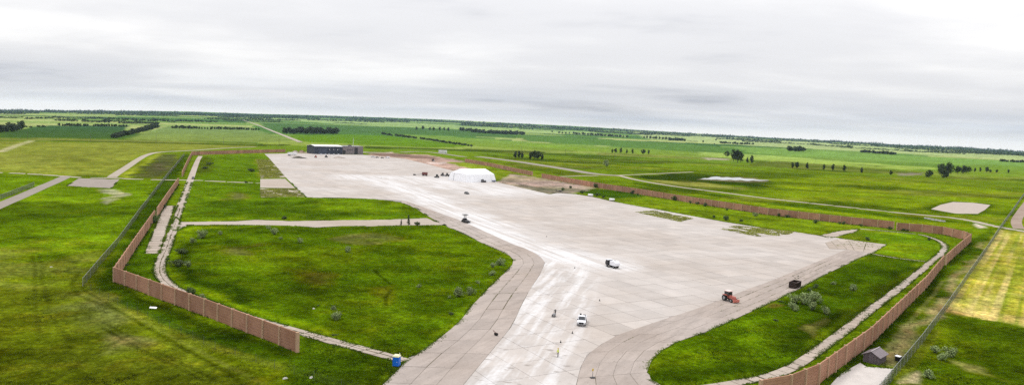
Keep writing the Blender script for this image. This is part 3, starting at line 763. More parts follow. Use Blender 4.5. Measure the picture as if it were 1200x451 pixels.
# ------------------------------------------------------------------ paving
def sheet(name, pts, z, mat, skirt=0.25, kind='structure', parent=None, tone=1.0):
    n = len(pts)
    area = sum(pts[i].x * pts[(i + 1) % n].y - pts[(i + 1) % n].x * pts[i].y for i in range(n))
    pts = list(pts) if area > 0 else list(pts)[::-1]
    zz = [z + float(terrain(p.x, p.y)) for p in pts]
    V = [(p.x, p.y, h) for p, h in zip(pts, zz)] + [(p.x, p.y, h - skirt) for p, h in zip(pts, zz)]
    Fs = [tuple(range(n))] + [(i, n + i, n + (i + 1) % n, (i + 1) % n) for i in range(n)]
    me = bpy.data.meshes.new(name); me.from_pydata(V, [], Fs); me.update()
    a = me.attributes.new('tone', 'FLOAT', 'POINT'); a.data.foreach_set('value', np.full(2 * n, tone, np.float32))
    o = link(name, me, mat, parent)
    if kind: tag(o, kind=kind)
    return o
def strip(name, Lf, Rt, z, mat, skirt=0.2, parent=None):
    n = len(Lf)
    zl = [z + float(terrain(p.x, p.y)) for p in Lf]; zr = [z + float(terrain(p.x, p.y)) for p in Rt]
    V = [(p.x, p.y, h) for p, h in zip(Lf, zl)] + [(p.x, p.y, h) for p, h in zip(Rt, zr)]
    V += [(p.x, p.y, h - skirt) for p, h in zip(Lf, zl)] + [(p.x, p.y, h - skirt) for p, h in zip(Rt, zr)]
    Fs = []
    for i in range(n - 1):
        Fs += [(i, n + i, n + i + 1, i + 1), (i, i + 1, 2 * n + i + 1, 2 * n + i), (n + i, 3 * n + i, 3 * n + i + 1, n + i + 1)]
    me = bpy.data.meshes.new(name); me.from_pydata(V, [], Fs); me.update()
    a = me.attributes.new('tone', 'FLOAT', 'POINT'); a.data.foreach_set('value', np.ones(4 * n, np.float32))
    o = link(name, me, mat, parent); tag(o, kind='structure')
    return o
SLAB_F = [(0, 1, 2, 3), (0, 4, 5, 1), (1, 5, 6, 2), (2, 6, 7, 3), (3, 7, 4, 0)]
def slab_arrays(quads, z, thick=0.16):
    """quads: list of 4 corner points, counter-clockwise -> V, F, tone"""
    V, Fs, T = [], [], []
    for k, q in enumerate(quads):
        b = len(V); dz = random.uniform(-0.012, 0.012)
        n = len(q)
        V += [(p[0], p[1], z + dz) for p in q] + [(p[0], p[1], z + dz - thick) for p in q]
        Fs += [tuple(b + i for i in range(n))] + [(b + i, b + n + i, b + n + (i + 1) % n, b + (i + 1) % n) for i in range(n)]
        T += [random.gauss(1.0, 0.04)] * (2 * n)
    return V, Fs, T
def slabs(quads, z, mat, parent, name='slab', limit=300):
    quads = sorted(quads, key=lambda q: sum(p[0] ** 2 + p[1] ** 2 for p in q) / len(q))
    for q in quads[:limit]:
        V, Fs, T = slab_arrays([q], z)
        me = bpy.data.meshes.new(name); me.from_pydata(V, [], Fs); me.update()
        a = me.attributes.new('tone', 'FLOAT', 'POINT'); a.data.foreach_set('value', np.array(T, np.float32))
        link(name, me, mat, parent)
    if len(quads) > limit:
        V, Fs, T = slab_arrays(quads[limit:], z)
        me = bpy.data.meshes.new('far_slabs'); me.from_pydata(V, [], Fs); me.update()
        a = me.attributes.new('tone', 'FLOAT', 'POINT'); a.data.foreach_set('value', np.array(T, np.float32))
        o = link('far_slabs', me, mat, parent); tag(o, kind='stuff')
def quad_in(q, gap):
    c = sum(q, Vector((0, 0))) / 4
    out = []
    for i in range(4):
        p = q[i]; a = (q[(i + 1) % 4] - p); b = (q[(i - 1) % 4] - p)
        out.append(p + a.normalized() * gap / 2 + b.normalized() * gap / 2)
    return [tuple(v) for v in out]

def build_apron():
    base = sheet('apron', APRON, 0.02, M_JOINT, 0.3)
    ax = (at(960, 276).to_2d() - at(693, 230.5).to_2d()).normalized()   # along the far edge
    ay = Vector((-ax.y, ax.x))
    S = 7.6
    o = at(760, 300).to_2d()
    P = np.array(APRON)
    # the part that carries the big slabs: the apron without its two shoulders
    i0 = APRON_PX.index((1008, 282.6)); i1 = APRON_PX.index((467, 236.5))
    region = poly(APRON_PX[:i0] + INNER_R_PX[::-1] + [(640, 640), (420, 640)] + INNER_L_PX[::-1] + APRON_PX[i1 + 1:])
    ii, jj = np.meshgrid(np.arange(-150, 150), np.arange(-150, 150)); ii = ii.ravel(); jj = jj.ravel()
    x = o.x + ((ii + .5) * ax.x + (jj + .5) * ay.x) * S; y = o.y + ((ii + .5) * ax.y + (jj + .5) * ay.y) * S
    ins = inside(x, y, region); dst = seg_dist(x, y, region, True)
    ok = (ins | (dst < S * 0.72)) & (y > 100)
    def clip(pts, a, n):
        out = []
        for k in range(len(pts)):
            p, q = pts[k - 1], pts[k]; dp, dq = (p - a).dot(n), (q - a).dot(n)
            if (dp < 0) != (dq < 0): out.append(p.lerp(q, dp / (dp - dq)))
            if dq >= 0: out.append(q)
        return out
    quads = []
    for i, j, full in zip(ii[ok], jj[ok], (ins & (dst > S * 0.75))[ok]):
        q = [o + ax * ((i + a) * S) + ay * ((j + b) * S) for a, b in ((0, 0), (1, 0), (1, 1), (0, 1))]
        q = [Vector(v) for v in quad_in(q, random.choice((0.08, 0.09, 0.10, 0.16)))]
        if not full:
            r = list(region)
            for k in range(4):
                e = (q[(k + 1) % 4] - q[k]).normalized()
                r = clip(r, q[k], Vector((-e.y, e.x)))
                if len(r) < 3: break
            if len(r) < 3: continue
            r2 = [p for k, p in enumerate(r) if (p - r[k - 1]).length > 0.02]
            ar = sum(r2[k - 1].cross(r2[k]) for k in range(len(r2))) / 2 if len(r2) > 2 else 0
            if abs(ar) < 1.0: continue
            q = r2 if ar > 0 else r2[::-1]
        quads.append([tuple(v) for v in q])
    slabs(quads, 0.06, M_APRON, base)
    return base
def lerp_line(pts, n):
    """n+1 points evenly spaced along a polyline"""
    L = [0.0]
    for a, b in zip(pts[:-1], pts[1:]): L.append(L[-1] + (b - a).length)
    out = []
    for k in range(n + 1):
        s = L[-1] * k / n
        i = max(0, min(len(pts) - 2, int(np.searchsorted(L, s)) - 1))
        t = (s - L[i]) / max(1e-6, L[i + 1] - L[i]); out.append(pts[i].lerp(pts[i + 1], t))
    return out
def lane_slabs(edge_a, edge_b, lanes, step, gap, mat, soil, name, z=0.10, wide=0.35):
    n = max(2, int(round((sum((b - a).length for a, b in zip(edge_a[:-1], edge_a[1:])) + sum((b - a).length for a, b in zip(edge_b[:-1], edge_b[1:]))) / 2 / step)))
    Ea, Eb = lerp_line(edge_a, n), lerp_line(edge_b, n)
    base = sheet(name, Ea + Eb[::-1], z - 0.05, soil, 0.3)
    quads = []; joints = []
    for k in range(n):
        for l in range(lanes):
            t0, t1 = l / lanes, (l + 1) / lanes
            q = [Ea[k].lerp(Eb[k], t0), Ea[k].lerp(Eb[k], t1), Ea[k + 1].lerp(Eb[k + 1], t1), Ea[k + 1].lerp(Eb[k + 1], t0)]
            ar = (q[1] - q[0]).cross(q[3] - q[0])
            if ar < 0: q = q[::-1]
            g = gap if random.random() < 0.6 else gap + random.random() * wide
            quads.append(quad_in(q, g))
            if 0 < l: joints.append((Ea[k].lerp(Eb[k], t0), Ea[k + 1].lerp(Eb[k + 1], t0)))
        if random.random() < 0.4: joints.append((Ea[k], Eb[k]))
    slabs(quads, z, mat, base)
    return joints
WEED_PATCH = [poly(p) for p in (
    [(301, 187), (316, 187), (335, 208.5), (306, 209)], [(305, 221), (347, 221), (358, 231), (306, 231)],
    [(744, 248.5), (768, 246.7), (812, 256), (797, 260)], [(842, 268), (862, 264.5), (932, 271), (917, 277.5), (886, 277)],
    [(966, 286), (983, 279.5), (1008, 283), (1038, 286.5), (1026, 293), (995, 291)])]
apron = build_apron()
JOINTS = []
JOINTS += lane_slabs(poly(OUTER_L_PX), poly(INNER_L_PX), 3, 9.0, 0.07, M_SHOULDER, M_SOIL, 'taxiway_shoulder', 0.10, 0.22)
JOINTS += lane_slabs(poly(OUTER_R_PX), poly(INNER_R_PX), 4, 8.0, 0.05, M_SHOULDER, M_SOIL, 'taxiway_shoulder', 0.10, 0.12)
JOINTS += lane_slabs(poly([(967, 284.5), (984, 279.4), (1008, 282.9), (1039, 286.6)]), poly([(972, 291.5), (993, 292.2), (1008, 295.2), (1023.5, 296.8)]), 4, 5.5, 0.14, M_OLD, M_SOIL, 'broken_slab_corner', 0.13, 0.35)
def path(name, pts, w, cut, mat, step=5.2):
    """slabs near, a plain strip beyond"""
    pts = [p for p in pts]
    near = [p for p in pts if p.length < cut]; far = [p for p in pts if p.length >= cut]
    js = []
    if len(near) > 1:
        k = pts.index(near[-1]) if pts[0].length < cut else None
        Lf, Rt = widen(near, w)
        js = lane_slabs(Lf, Rt, 1, step, 0.08, mat, M_SOIL, name, 0.08, 0.5)
    if len(far) > 1:
        far = far
        Lf, Rt = widen(far, w); strip(name, Lf, Rt, 0.075, mat)
    return js
i_cut = next(i for i, p in enumerate(PATH_L) if p.y > 330)
Lf, Rt = widen(PATH_L[:i_cut + 1], 3.0); JOINTS += lane_slabs(Lf, Rt, 2, 3.4, 0.12, M_OLD, M_SOIL, 'perimeter_path', 0.085, 0.6)
Lf, Rt = widen(PATH_L[i_cut:], 4.2); strip('perimeter_path', Lf, Rt, 0.075, M_OLD)
i_cut = next(i for i, p in enumerate(PATH_R) if p.y < 360 and i > 8)
Lf, Rt = widen(PATH_R[i_cut:], 2.6); JOINTS += lane_slabs(Lf, Rt, 1, 3.4, 0.16, M_OLD, M_SOIL, 'perimeter_path', 0.085, 0.6)
Lf, Rt = widen(PATH_R[:i_cut + 1], 3.2); strip('perimeter_path', Lf, Rt, 0.075, M_OLD)
Lf, Rt = widen(BRANCH_R, 2.4); strip('side_path', Lf, Rt, 0.055, M_OLD)
sheet('connecting_taxiway', CONN1, 0.05, M_OLD)
# old hardstand beside the left path: rows of broken slabs
A0, A1, B1, B0 = SLAB_YARD[0], SLAB_YARD[1], SLAB_YARD[2], SLAB_YARD[3]
JOINTS += lane_slabs([A0, B0], [A1, B1], 1, 5.0, 0.35, M_OLD, M_SOIL, 'old_hardstand', 0.09, 0.6)
sheet('grey_pad', PAD_L, 0.05, M_PAD); sheet('gravel_pad', PAD_R, 0.05, M_GRAVEL)
sheet('gravel_pad', PAD_SHED, 0.07, earth('white_gravel', A(234, 226, 220), 0.10, 0.5, (1, 1, 1)))
sheet('concrete_stub', STUB_R, 0.05, M_OLD); sheet('concrete_stub', OLD_JOIN, 0.05, M_OLD)
for k_ in (0, 1): sheet('weedy_slabs', WEED_PATCH[k_], 0.045, M_OLD)
rm = {'road': M_ROAD, 'grey': M_GREYROAD, 'pink': M_DIRT}
for k_, (pts, w, k, n) in enumerate(ROAD_LINES):
    Lf, Rt = widen(pts, w); strip(n, Lf, Rt, 0.03 + 0.004 * k_ + (0.5 if n == 'dirt_road' and k == 'road' else 0), rm[k], 0.9)
# pond
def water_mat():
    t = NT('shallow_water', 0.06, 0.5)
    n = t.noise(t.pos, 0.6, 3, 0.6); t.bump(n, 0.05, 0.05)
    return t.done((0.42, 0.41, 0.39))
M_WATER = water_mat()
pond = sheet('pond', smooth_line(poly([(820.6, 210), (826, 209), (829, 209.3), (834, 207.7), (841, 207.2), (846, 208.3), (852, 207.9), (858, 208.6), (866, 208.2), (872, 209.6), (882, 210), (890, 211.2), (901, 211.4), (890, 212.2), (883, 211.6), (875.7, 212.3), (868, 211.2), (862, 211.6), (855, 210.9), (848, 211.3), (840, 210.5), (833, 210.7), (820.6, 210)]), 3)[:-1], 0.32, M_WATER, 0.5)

# ------------------------------------------------------------------ barrier walls
def wall_mat():
    t = NT('wall_panel_concrete', 0.9, 0.15)
    n = t.noise(t.pos, 0.25, 4, 0.6); n2 = t.noise(t.obj, 2.0, 4, 0.7, (0.4, 1, 3))
    inf = t.N.new('ShaderNodeObjectInfo')
    c = t.mix(t.rng(n, 0.35, 0.65), A(210, 160, 132), A(193, 143, 116))
    c = t.V('SCALE', c, t.rng(n2, 0.25, 0.75, 0.93, 1.06, False))
    c = t.V('SCALE', c, t.rng(inf.outputs['Random'], 0, 1, 0.82, 1.12, False))
    stn = t.noise(t.pos, 0.9, 4, 0.65, (1.6, 1.6, 0.25))
    c = t.mix(t.rng(stn, 0.58, 0.75, 0, 0.4), c, A(134, 104, 88))
    return t.done(c)
M_WALL = wall_mat()
M_WPOST = plain('wall_post_concrete', A(222, 184, 152), 0.9, 0.15, 0.12, 0.6)
WALL_H = 4.1
def panel_mesh():
    b = MB(); n = 7; h = WALL_H / n
    for k in range(n):                     # a panel is a stack of grooved boards
        b.box(-0.5, 0.5, -0.10, 0.10, k * h + 0.02, (k + 1) * h - 0.02, top=None)
        b.box(-0.498, 0.498, -0.03, 0.03, k * h - 0.02, k * h + 0.02)
    return b.mesh('panel', M_WALL)
PANEL_ME = panel_mesh()
POST_ME = MB().box(-0.2, 0.2, -0.32, 0.32, -0.4, WALL_H + 0.02).box(-0.22, 0.22, -0.34, 0.34, WALL_H + 0.02, WALL_H + 0.06).mesh('post', M_WPOST, 0.02)
def barrier(px, label, step=6.1, first=True, last=True):
    pts = poly(px)
    root = empty('barrier_wall', (pts[0].x, pts[0].y, 0), 0, label, 'wall', 'brown panel barrier walls round the apron')
    o0 = pts[0]
    for s, (a, b) in enumerate(zip(pts[:-1], pts[1:])):
        L = (b - a).length; n = max(1, round(L / step)); d = (b - a) / n; rz = math.atan2(d.y, d.x)
        for k in range(n):
            p = a + d * (k + 0.5) - o0
            q = link('panel', PANEL_ME, None, root); q.location = (p.x, p.y, 0.02); q.rotation_euler = (0, 0, rz)
            q.scale = (d.length - 0.62, 1, 1)
        for k in range(n + 1):
            if k == 0 and s > 0: continue
            p = a + d * k - o0
            q = link('post', POST_ME, None, root); q.location = (p.x, p.y, 0); q.rotation_euler = (0, 0, rz)
    return root
barrier([(348.4, 414.2), (240, 371.5), (134, 331.3), (157, 295), (181, 258.2)], 'brown panel wall in the left foreground that turns a sharp corner by the path')
barrier([(184.5, 254), (196, 235.5), (209, 216)], 'short brown panel wall beyond the first gap, left of the old slabs')
barrier([(213.5, 207.5), (219, 194.5), (225, 182), (260, 180.6), (300, 179.4), (334, 178.6)], 'far left brown panel wall that turns along the far edge behind the grass')
barrier([(545, 189.9), (575, 195.2), (600, 200.8), (624, 206)], 'short brown panel wall on the grass behind the white tent')
barrier([(635, 208.6), (665, 214), (696, 219.6), (740, 226.4), (790, 234.7), (850, 244.4), (900, 252), (960, 259), (1010, 264.6), (1047, 268.6)], 'long brown panel wall running along the right side of the apron')
barrier([(1050.5, 270.2), (1080, 272.2), (1105, 275.2), (1128, 280.6), (1137, 284.2), (1120, 299.5), (1108, 311)], 'brown panel wall that bends round the right corner of the site')
barrier([(1105, 312.5), (1085.5, 338), (1050, 374), (1020, 404.4), (977.7, 437), (958, 452), (925, 466), (890, 473)], 'brown panel wall passing the grey shed in the right foreground')

# ------------------------------------------------------------------ chain-link fences
def mesh_mat(nm, lo, hi):
    t = NT(nm, 0.6, 0.3)
    t.set(t.b.inputs['Base Color'], (0.10, 0.115, 0.07))
    tr = t.N.new('ShaderNodeBsdfTransparent'); mx = t.N.new('ShaderNodeMixShader')
    n = t.noise(t.pos, 0.2, 3, 0.6)
    t.set(mx.inputs[0], t.rng(n, 0.3, 0.7, lo, hi, False))
    t.L.new(tr.outputs[0], mx.inputs[1]); t.L.new(t.b.outputs[0], mx.inputs[2]); t.L.new(mx.outputs[0], t.o.inputs[0])
    return t.m
M_MESH = mesh_mat('chain_link_mesh', 0.28, 0.48); M_THIN = mesh_mat('thin_wire_mesh', 0.02, 0.07)
M_GALV = plain('galvanised_steel', (0.34, 0.36, 0.34), 0.5, 0.5, 0.12, 1.0, 0.3)
FH = 2.4
SPAN_ME = MB().box(-0.5, 0.5, -0.012, 0.012, 0.05, FH - 0.05).mesh('mesh_panel', M_MESH)
THIN_ME = MB().box(-0.5, 0.5, -0.012, 0.012, 0.05, FH * 0.75).mesh('mesh_panel', M_THIN)
RAIL_ME = MB().cyl((-0.5, 0, FH - 0.04), (0.5, 0, FH - 0.04), 0.035, n=6).mesh('rail', M_GALV)
FPOST_ME = MB().cyl((0, 0, -0.4), (0, 0, FH + 0.06), 0.055, n=8).ball((0, 0, FH + 0.06), 0.07, n=8, rings=4).mesh('post', M_GALV)
TPOST_ME = MB().cyl((0, 0, -0.4), (0, 0, FH * 0.78), 0.03, n=6).mesh('post', plain('weathered_steel', (0.10, 0.11, 0.09), 0.8))
def fence(px, label, step=4.5, rail=True, span=None):
    span = span or SPAN_ME
    pts = poly(px); o0 = pts[0]
    root = empty('chain_link_fence', (o0.x, o0.y, 0), 0, label, 'fence', 'chain-link fences outside the walls')
    for s, (a, b) in enumerate(zip(pts[:-1], pts[1:])):
        L = (b - a).length; n = max(1, round(L / step)); d = (b - a) / n; rz = math.atan2(d.y, d.x)
        for k in range(n):
            p = a + d * (k + 0.5) - o0
            for nm, me in (('mesh_panel', span),) + ((('rail', RAIL_ME),) if rail else ()):
                q = link(nm, me, None, root); q.location = (p.x, p.y, 0.1); q.rotation_euler = (0, 0, rz); q.scale = (d.length - 0.11 if nm == 'mesh_panel' else d.length, 1, 1)
        for k in range(n + 1):
            if k == 0 and s > 0: continue
            p = a + d * k - o0
            q = link('post', FPOST_ME if rail else TPOST_ME, None, root); q.location = (p.x, p.y, 0.1)
    return root
fence([(216, 182.5), (192, 212.5), (165, 249), (139, 286), (118, 311), (97, 337)], 'chain-link fence running along the outside of the left wall', 5.5)
fence([(97, 337), (138, 358), (186, 381), (226, 399), (252, 411), (300, 427), (368, 447), (400, 457), (440, 468)], 'faint thin wire fence crossing the lawn in the left foreground', 5.5, False, THIN_ME)
fence([(1202, 226), (1187, 248), (1171, 271), (1158, 292), (1138, 321), (1110, 363), (1093, 386), (1080, 404), (1063, 425), (1050, 441), (1036, 458), (1015, 484)], 'chain-link fence on the right between the dirt track and the hay field', 4.5)
fence([(-20, 243), (0, 234.5), (20, 226.5), (40, 218.5)], 'short chain-link fence by the grey road at the left edge', 5.0)

# ------------------------------------------------------------------ buildings
M_WHITE_FAB = plain('white_tent_fabric', (0.80, 0.80, 0.82), 0.6, 0.3, 0.03, 0.3)
M_DARKCLAD = plain('dark_blue_cladding', (0.030, 0.036, 0.055), 0.5, 0.4, 0.15, 0.4)
M_GREYCLAD = plain('grey_cladding', A(156, 144, 146), 0.7, 0.3, 0.08, 0.4)
M_WHITEMET = plain('white_metal', (0.72, 0.72, 0.72), 0.45, 0.4, 0.05, 0.5)
M_GLASS = plain('dark_glass', (0.02, 0.025, 0.03), 0.08, 0.6, 0.1, 1)
M_BLACK = plain('black_rubber', (0.018, 0.018, 0.018), 0.85, 0.2, 0.2, 4)
M_DARK = plain('dark_paint', (0.035, 0.032, 0.035), 0.5, 0.4, 0.2, 1)
M_STEEL = plain('grey_steel', (0.28, 0.28, 0.29), 0.5, 0.5, 0.15, 2, 0.4)
M_RED = plain('faded_red_paint', (0.44, 0.13, 0.10), 0.5, 0.4, 0.15, 1)
M_PINKW = plain('sun_bleached_white_paint', (0.70, 0.55, 0.52), 0.5, 0.4, 0.08, 1)
M_BROWN = plain('rusty_brown_steel', (0.035, 0.024, 0.02), 0.8, 0.2, 0.3, 1)
M_MAROON = plain('maroon_paint', (0.16, 0.06, 0.055), 0.6, 0.3, 0.15, 1)
M_BLUE = plain('blue_plastic', (0.006, 0.13, 0.58), 0.45, 0.4, 0.06, 1)
M_ROOF = plain('mauve_grey_metal_roof', A(152, 140, 144), 0.5, 0.35, 0.06, 0.8)
M_SHEDWALL = plain('grey_board', A(122, 112, 116), 0.85, 0.15, 0.12, 1.5)
M_YELLOW = plain('yellow_paint', (0.62, 0.42, 0.03), 0.5, 0.4, 0.1, 1)
M_LAMP = plain('lamp_glass', (0.6, 0.6, 0.58), 0.15, 0.6, 0.05, 1)
M_STONE = plain('pale_stone', (0.45, 0.43, 0.40), 0.9, 0.2, 0.15, 1)
M_CAB = plain('white_car_paint', (0.74, 0.74, 0.78), 0.3, 0.5, 0.03, 1)

def tent():
    c0, c1, cb = at(546, 213.8), at(581.5, 213.2), at(533, 209.6)
    L = (c1 - c0).length; d = (c1 - c0).normalized(); n = Vector((-d.y, d.x, 0))
    W = max(12.0, min(26.0, abs((cb - c0).dot(n)) * 0.78)); H = px_size(c0, 14.6); EV = H * 0.62
    rz = math.atan2(d.y, d.x)
    root = empty('fabric_hangar', c0, rz, 'large white fabric hangar tent with steep sides standing on the apron', 'tent')
    prof = [(0, 0), (W * 0.09, EV), (W * 0.5, H), (W * 0.91, EV), (W, 0)]; HIP, EVX = 2.0, 0.7
    nb = 7
    def px_(k, i):                                        # frames lean in at the two ends
        x = L * k / nb; e = (0, EVX, HIP, EVX, 0)[i]
        return min(max(x, e), L - e)
    for k in range(nb):                                   # fabric bays sagging slightly between the frames
        V = []
        for kk, s in ((k, 0), (k + 0.5, 0.03), (k + 1, 0)):
            V += [(px_(kk, i), y + (s if i < 2 else -s if i > 2 else 0), z - (s if 0 < i < 4 else 0)) for i, (y, z) in enumerate(prof)]
        fs = [(r * 5 + i, r * 5 + i + 1, (r + 1) * 5 + i + 1, (r + 1) * 5 + i) for r in range(2) for i in range(4)]
        MB().add(V, fs).build('fabric_bay', M_WHITE_FAB, root)
    for k, sg in ((0, 1), (nb, -1)):
        V = [(px_(k, i), y, z) for i, (y, z) in enumerate(prof)]
        xd = px_(k, 1)
        V += [(px_(k, 0), W * 0.30, 0), (px_(k, 0), W * 0.70, 0), (xd, W * 0.30, EV), (xd, W * 0.70, EV)]
        MB().add(V, [(0, 5, 7, 1), (1, 7, 8, 3, 2), (6, 4, 3, 8)]).build('gable', M_WHITE_FAB, root)
        MB().add([(x + sg * 0.15, y, z) for x, y, z in (V[5], V[6], V[8], V[7])], [(0, 1, 2, 3)]).build('door_curtain', M_WHITE_FAB, root)
    for k in range(nb + 1):
        r = MB()
        for i in range(4): r.cyl((px_(k, i), *prof[i]), (px_(k, i + 1), *prof[i + 1]), 0.08, n=6)
        r.build('frame_rib', M_WHITEMET, root)
    return root, c0, d, n, L, W
T_ROOT, T_C0, T_D, T_N, T_L, T_W = tent()

def far_hangar():
    a, b = at(369, 180.6), at(401, 180.9)
    d = (b - a); L = d.length; d.normalize(); rz = math.atan2(d.y, d.x)
    H = px_size(a, 9.0); D = 26.0
    root = empty('dark_hangar', a, rz, 'dark blue clad hangar with a white roof at the far end of the apron', 'building')
    MB().box(0, L, 0, D, 0, H).build('wall', M_DARKCLAD, root)
    rf = MB().prism([(-0.5, H), (L + 0.5, H), (L + 0.5, H + 0.5), (-0.5, H + 0.5)], -0.6, D * 0.5)
    rf = MB().add([(-0.5, -0.6, H + 0.02), (L + 0.5, -0.6, H + 0.02), (L + 0.5, D / 2, H + 1.5), (-0.5, D / 2, H + 1.5), (-0.5, D + 0.6, H + 0.02), (L + 0.5, D + 0.6, H + 0.02),
                   (-0.5, -0.6, H + 0.42), (L + 0.5, -0.6, H + 0.42), (L + 0.5, D / 2, H + 1.9), (-0.5, D / 2, H + 1.9), (-0.5, D + 0.6, H + 0.42), (L + 0.5, D + 0.6, H + 0.42)],
                  [(6, 7, 8, 9), (9, 8, 11, 10), (0, 3, 2, 1), (3, 4, 5, 2), (0, 1, 7, 6), (4, 10, 11, 5), (0, 6, 9, 3), (3, 9, 10, 4), (1, 2, 8, 7), (2, 5, 11, 8)])
    rf.build('roof', M_WHITEMET, root)
    for k in range(3):
        x = L * (0.52 + 0.15 * k)
        w = MB().box(x, x + 0.9, -0.08, 0.05, H * 0.55, H * 0.68).build('window', M_LAMP, root)
    for k in range(9):
        MB().box(L * k / 8 - 0.15, L * k / 8 + 0.15, -0.12, 0.0, 0, H - 0.1).build('pilaster', M_DARKCLAD, root)
    dr = MB().box(L * 0.12, L * 0.42, -0.10, 0.02, 0, H * 0.72).build('door', plain('blue_grey_door', (0.05, 0.06, 0.09), 0.5), root)
    a2, b2 = at(401.2, 180.8), at(425.5, 181.2)
    d2 = (b2 - a2); L2 = d2.length; rz2 = math.atan2(d2.y, d2.x); H2 = px_size(a2, 9.3)
    r2 = empty('grey_block_building', a2, rz2, 'grey flat roofed block joined to the right end of the dark hangar', 'building')
    MB().box(0.3, L2, 0.3, 22, 0, H2).build('wall', M_GREYCLAD, r2)
    MB().box(0.1, L2 + 0.2, 0.1, 22.2, H2, H2 + 0.35).build('parapet', M_STEEL, r2)
    MB().box(L2 * 0.58, L2 * 0.74, 0.18, 0.4, 0, H2 * 0.86).build('door', M_DARK, r2)
    MB().box(L2 * 0.02 + 0.4, L2 * 0.15, 0.18, 0.4, 0, H2 * 0.5).build('door', M_DARK, r2)
    for k in range(3): MB().box(L2 * (0.24 + 0.1 * k), L2 * (0.24 + 0.1 * k) + 1.2, 0.2, 0.4, H2 * 0.5, H2 * 0.68).build('window', M_GLASS, r2)
    MB().box(L2 * 0.36, L2 * 0.5, 6, 9, H2 + 0.35, H2 + 1.8).build('rooftop_unit', M_DARK, r2)
    MB().cyl((L2 * 0.6, 8, H2 + 0.3), (L2 * 0.6, 8, H2 + 11), 0.28, 0.14).build('mast', M_WHITEMET, r2)
far_hangar()

def shed():
    a = at(1011, 424.0); w_ = (at(1050, 374) - at(1020, 404.4)).normalized()     # squared to the wall beside it
    rz = math.atan2(-w_.x, w_.y) - math.radians(8); W, D, H, RH = 3.0, 4.2, 1.75, 0.8
    root = empty('shed', (a.x, a.y, 0.10), rz, 'small grey board shed with a mauve metal gable roof beside the wall', 'shed')
    root_h = MB().add([(0, 0, 0), (W, 0, 0), (W, D, 0), (0, D, 0), (0, 0, H), (W, 0, H), (W, D, H), (0, D, H), (W / 2, 0, H + RH * 0.92), (W / 2, D, H + RH * 0.92)],
                      [(0, 1, 5, 8, 4), (2, 3, 7, 9, 6), (1, 2, 6, 5), (3, 0, 4, 7)]).build('wall', M_SHEDWALL, root)
    e = 0.35
    for s in (-1, 1):
        x0 = W / 2; x1 = W / 2 + s * (W / 2 + e); z1 = H - RH * e / (W / 2)
        V = [(x0, -e, H + RH), (x1, -e, z1), (x1, D + e, z1), (x0, D + e, H + RH), (x0, -e, H + RH - 0.08), (x1, -e, z1 - 0.08), (x1, D + e, z1 - 0.08), (x0, D + e, H + RH - 0.08)]
        sl = MB().add(V, [(0, 1, 2, 3), (4, 7, 6, 5), (0, 4, 5, 1), (1, 5, 6, 2), (2, 6, 7, 3)]).build('roof_slope', M_ROOF, root)
        rib = MB()
        for k in range(9):
            y = -e + (D + 2 * e) * (k + 0.5) / 9
            rib.add([(x0, y - 0.03, H + RH + 0.002), (x1, y - 0.03, z1 + 0.002), (x1, y + 0.03, z1 + 0.002), (x0, y + 0.03, H + RH + 0.002), (x0, y, H + RH + 0.05), (x1, y, z1 + 0.05)], [(0, 1, 5, 4), (4, 5, 2, 3)])
        rib.build('roof_rib', M_ROOF, sl)
    MB().box(W / 2 - 0.10, W / 2 + 0.10, -e - 0.02, D + e + 0.02, H + RH, H + RH + 0.07).build('ridge_cap', plain('pale_ridge', A(190, 180, 182), 0.5), root)
    n_b = 12
    for k in range(n_b):
        x0 = W * k / n_b
        hh = H + RH * 0.92 * (1 - abs((x0 + W / n_b / 2) - W / 2) / (W / 2)) - 0.12
        MB().box(x0 + 0.012, x0 + W / n_b - 0.012, -0.03, 0.0, 0.0, hh).build('board', M_SHEDWALL, root)
        y0 = D * k / n_b
        MB().box(W, W + 0.03, y0 + 0.012, y0 + D / n_b - 0.012, 0.0, H - 0.02).build('board', M_SHEDWALL, root)
    dr = MB().box(W * 0.34, W * 0.66, -0.07, -0.031, 0.02, 1.9).build('door', plain('shed_door', A(124, 112, 118), 0.8), root)
    MB().box(W * 0.61, W * 0.64, -0.11, -0.07, 0.9, 1.05).build('handle', M_STEEL, dr)
shed()

def white_building():
    a, b = at(514, 179.6), at(523.5, 180.0)
    d = b - a; rz = math.atan2(d.y, d.x); L = d.length / 2; H = px_size(a, 3.6)
    for k in range(2):
        p = a + d * (0.53 * k)
        root = empty('site_cabin', p, rz, ('left' if k == 0 else 'right') + ' white site cabin of the pair in the meadow behind the apron', 'cabin', 'white site cabins')
        MB().box(0, L * 0.94, 0, 3.2, 0.35, H).build('wall', M_WHITEMET, root)
        MB().box(-0.1, L * 0.94 + 0.1, -0.1, 3.3, H, H + 0.2).build('roof', M_WHITEMET, root)
        MB().box(L * 0.2, L * 0.36, -0.06, 0.02, 1.4, 2.4).build('window', M_GLASS, root)
        MB().box(L * 0.55, L * 0.68, -0.06, 0.02, 0.4, 2.4).build('door', M_STEEL, root)
        for x in (0.3, L * 0.94 - 0.3): MB().box(x - 0.2, x + 0.2, 0.3, 2.9, 0, 0.36).build('foot', M_DARK, root)
white_building()

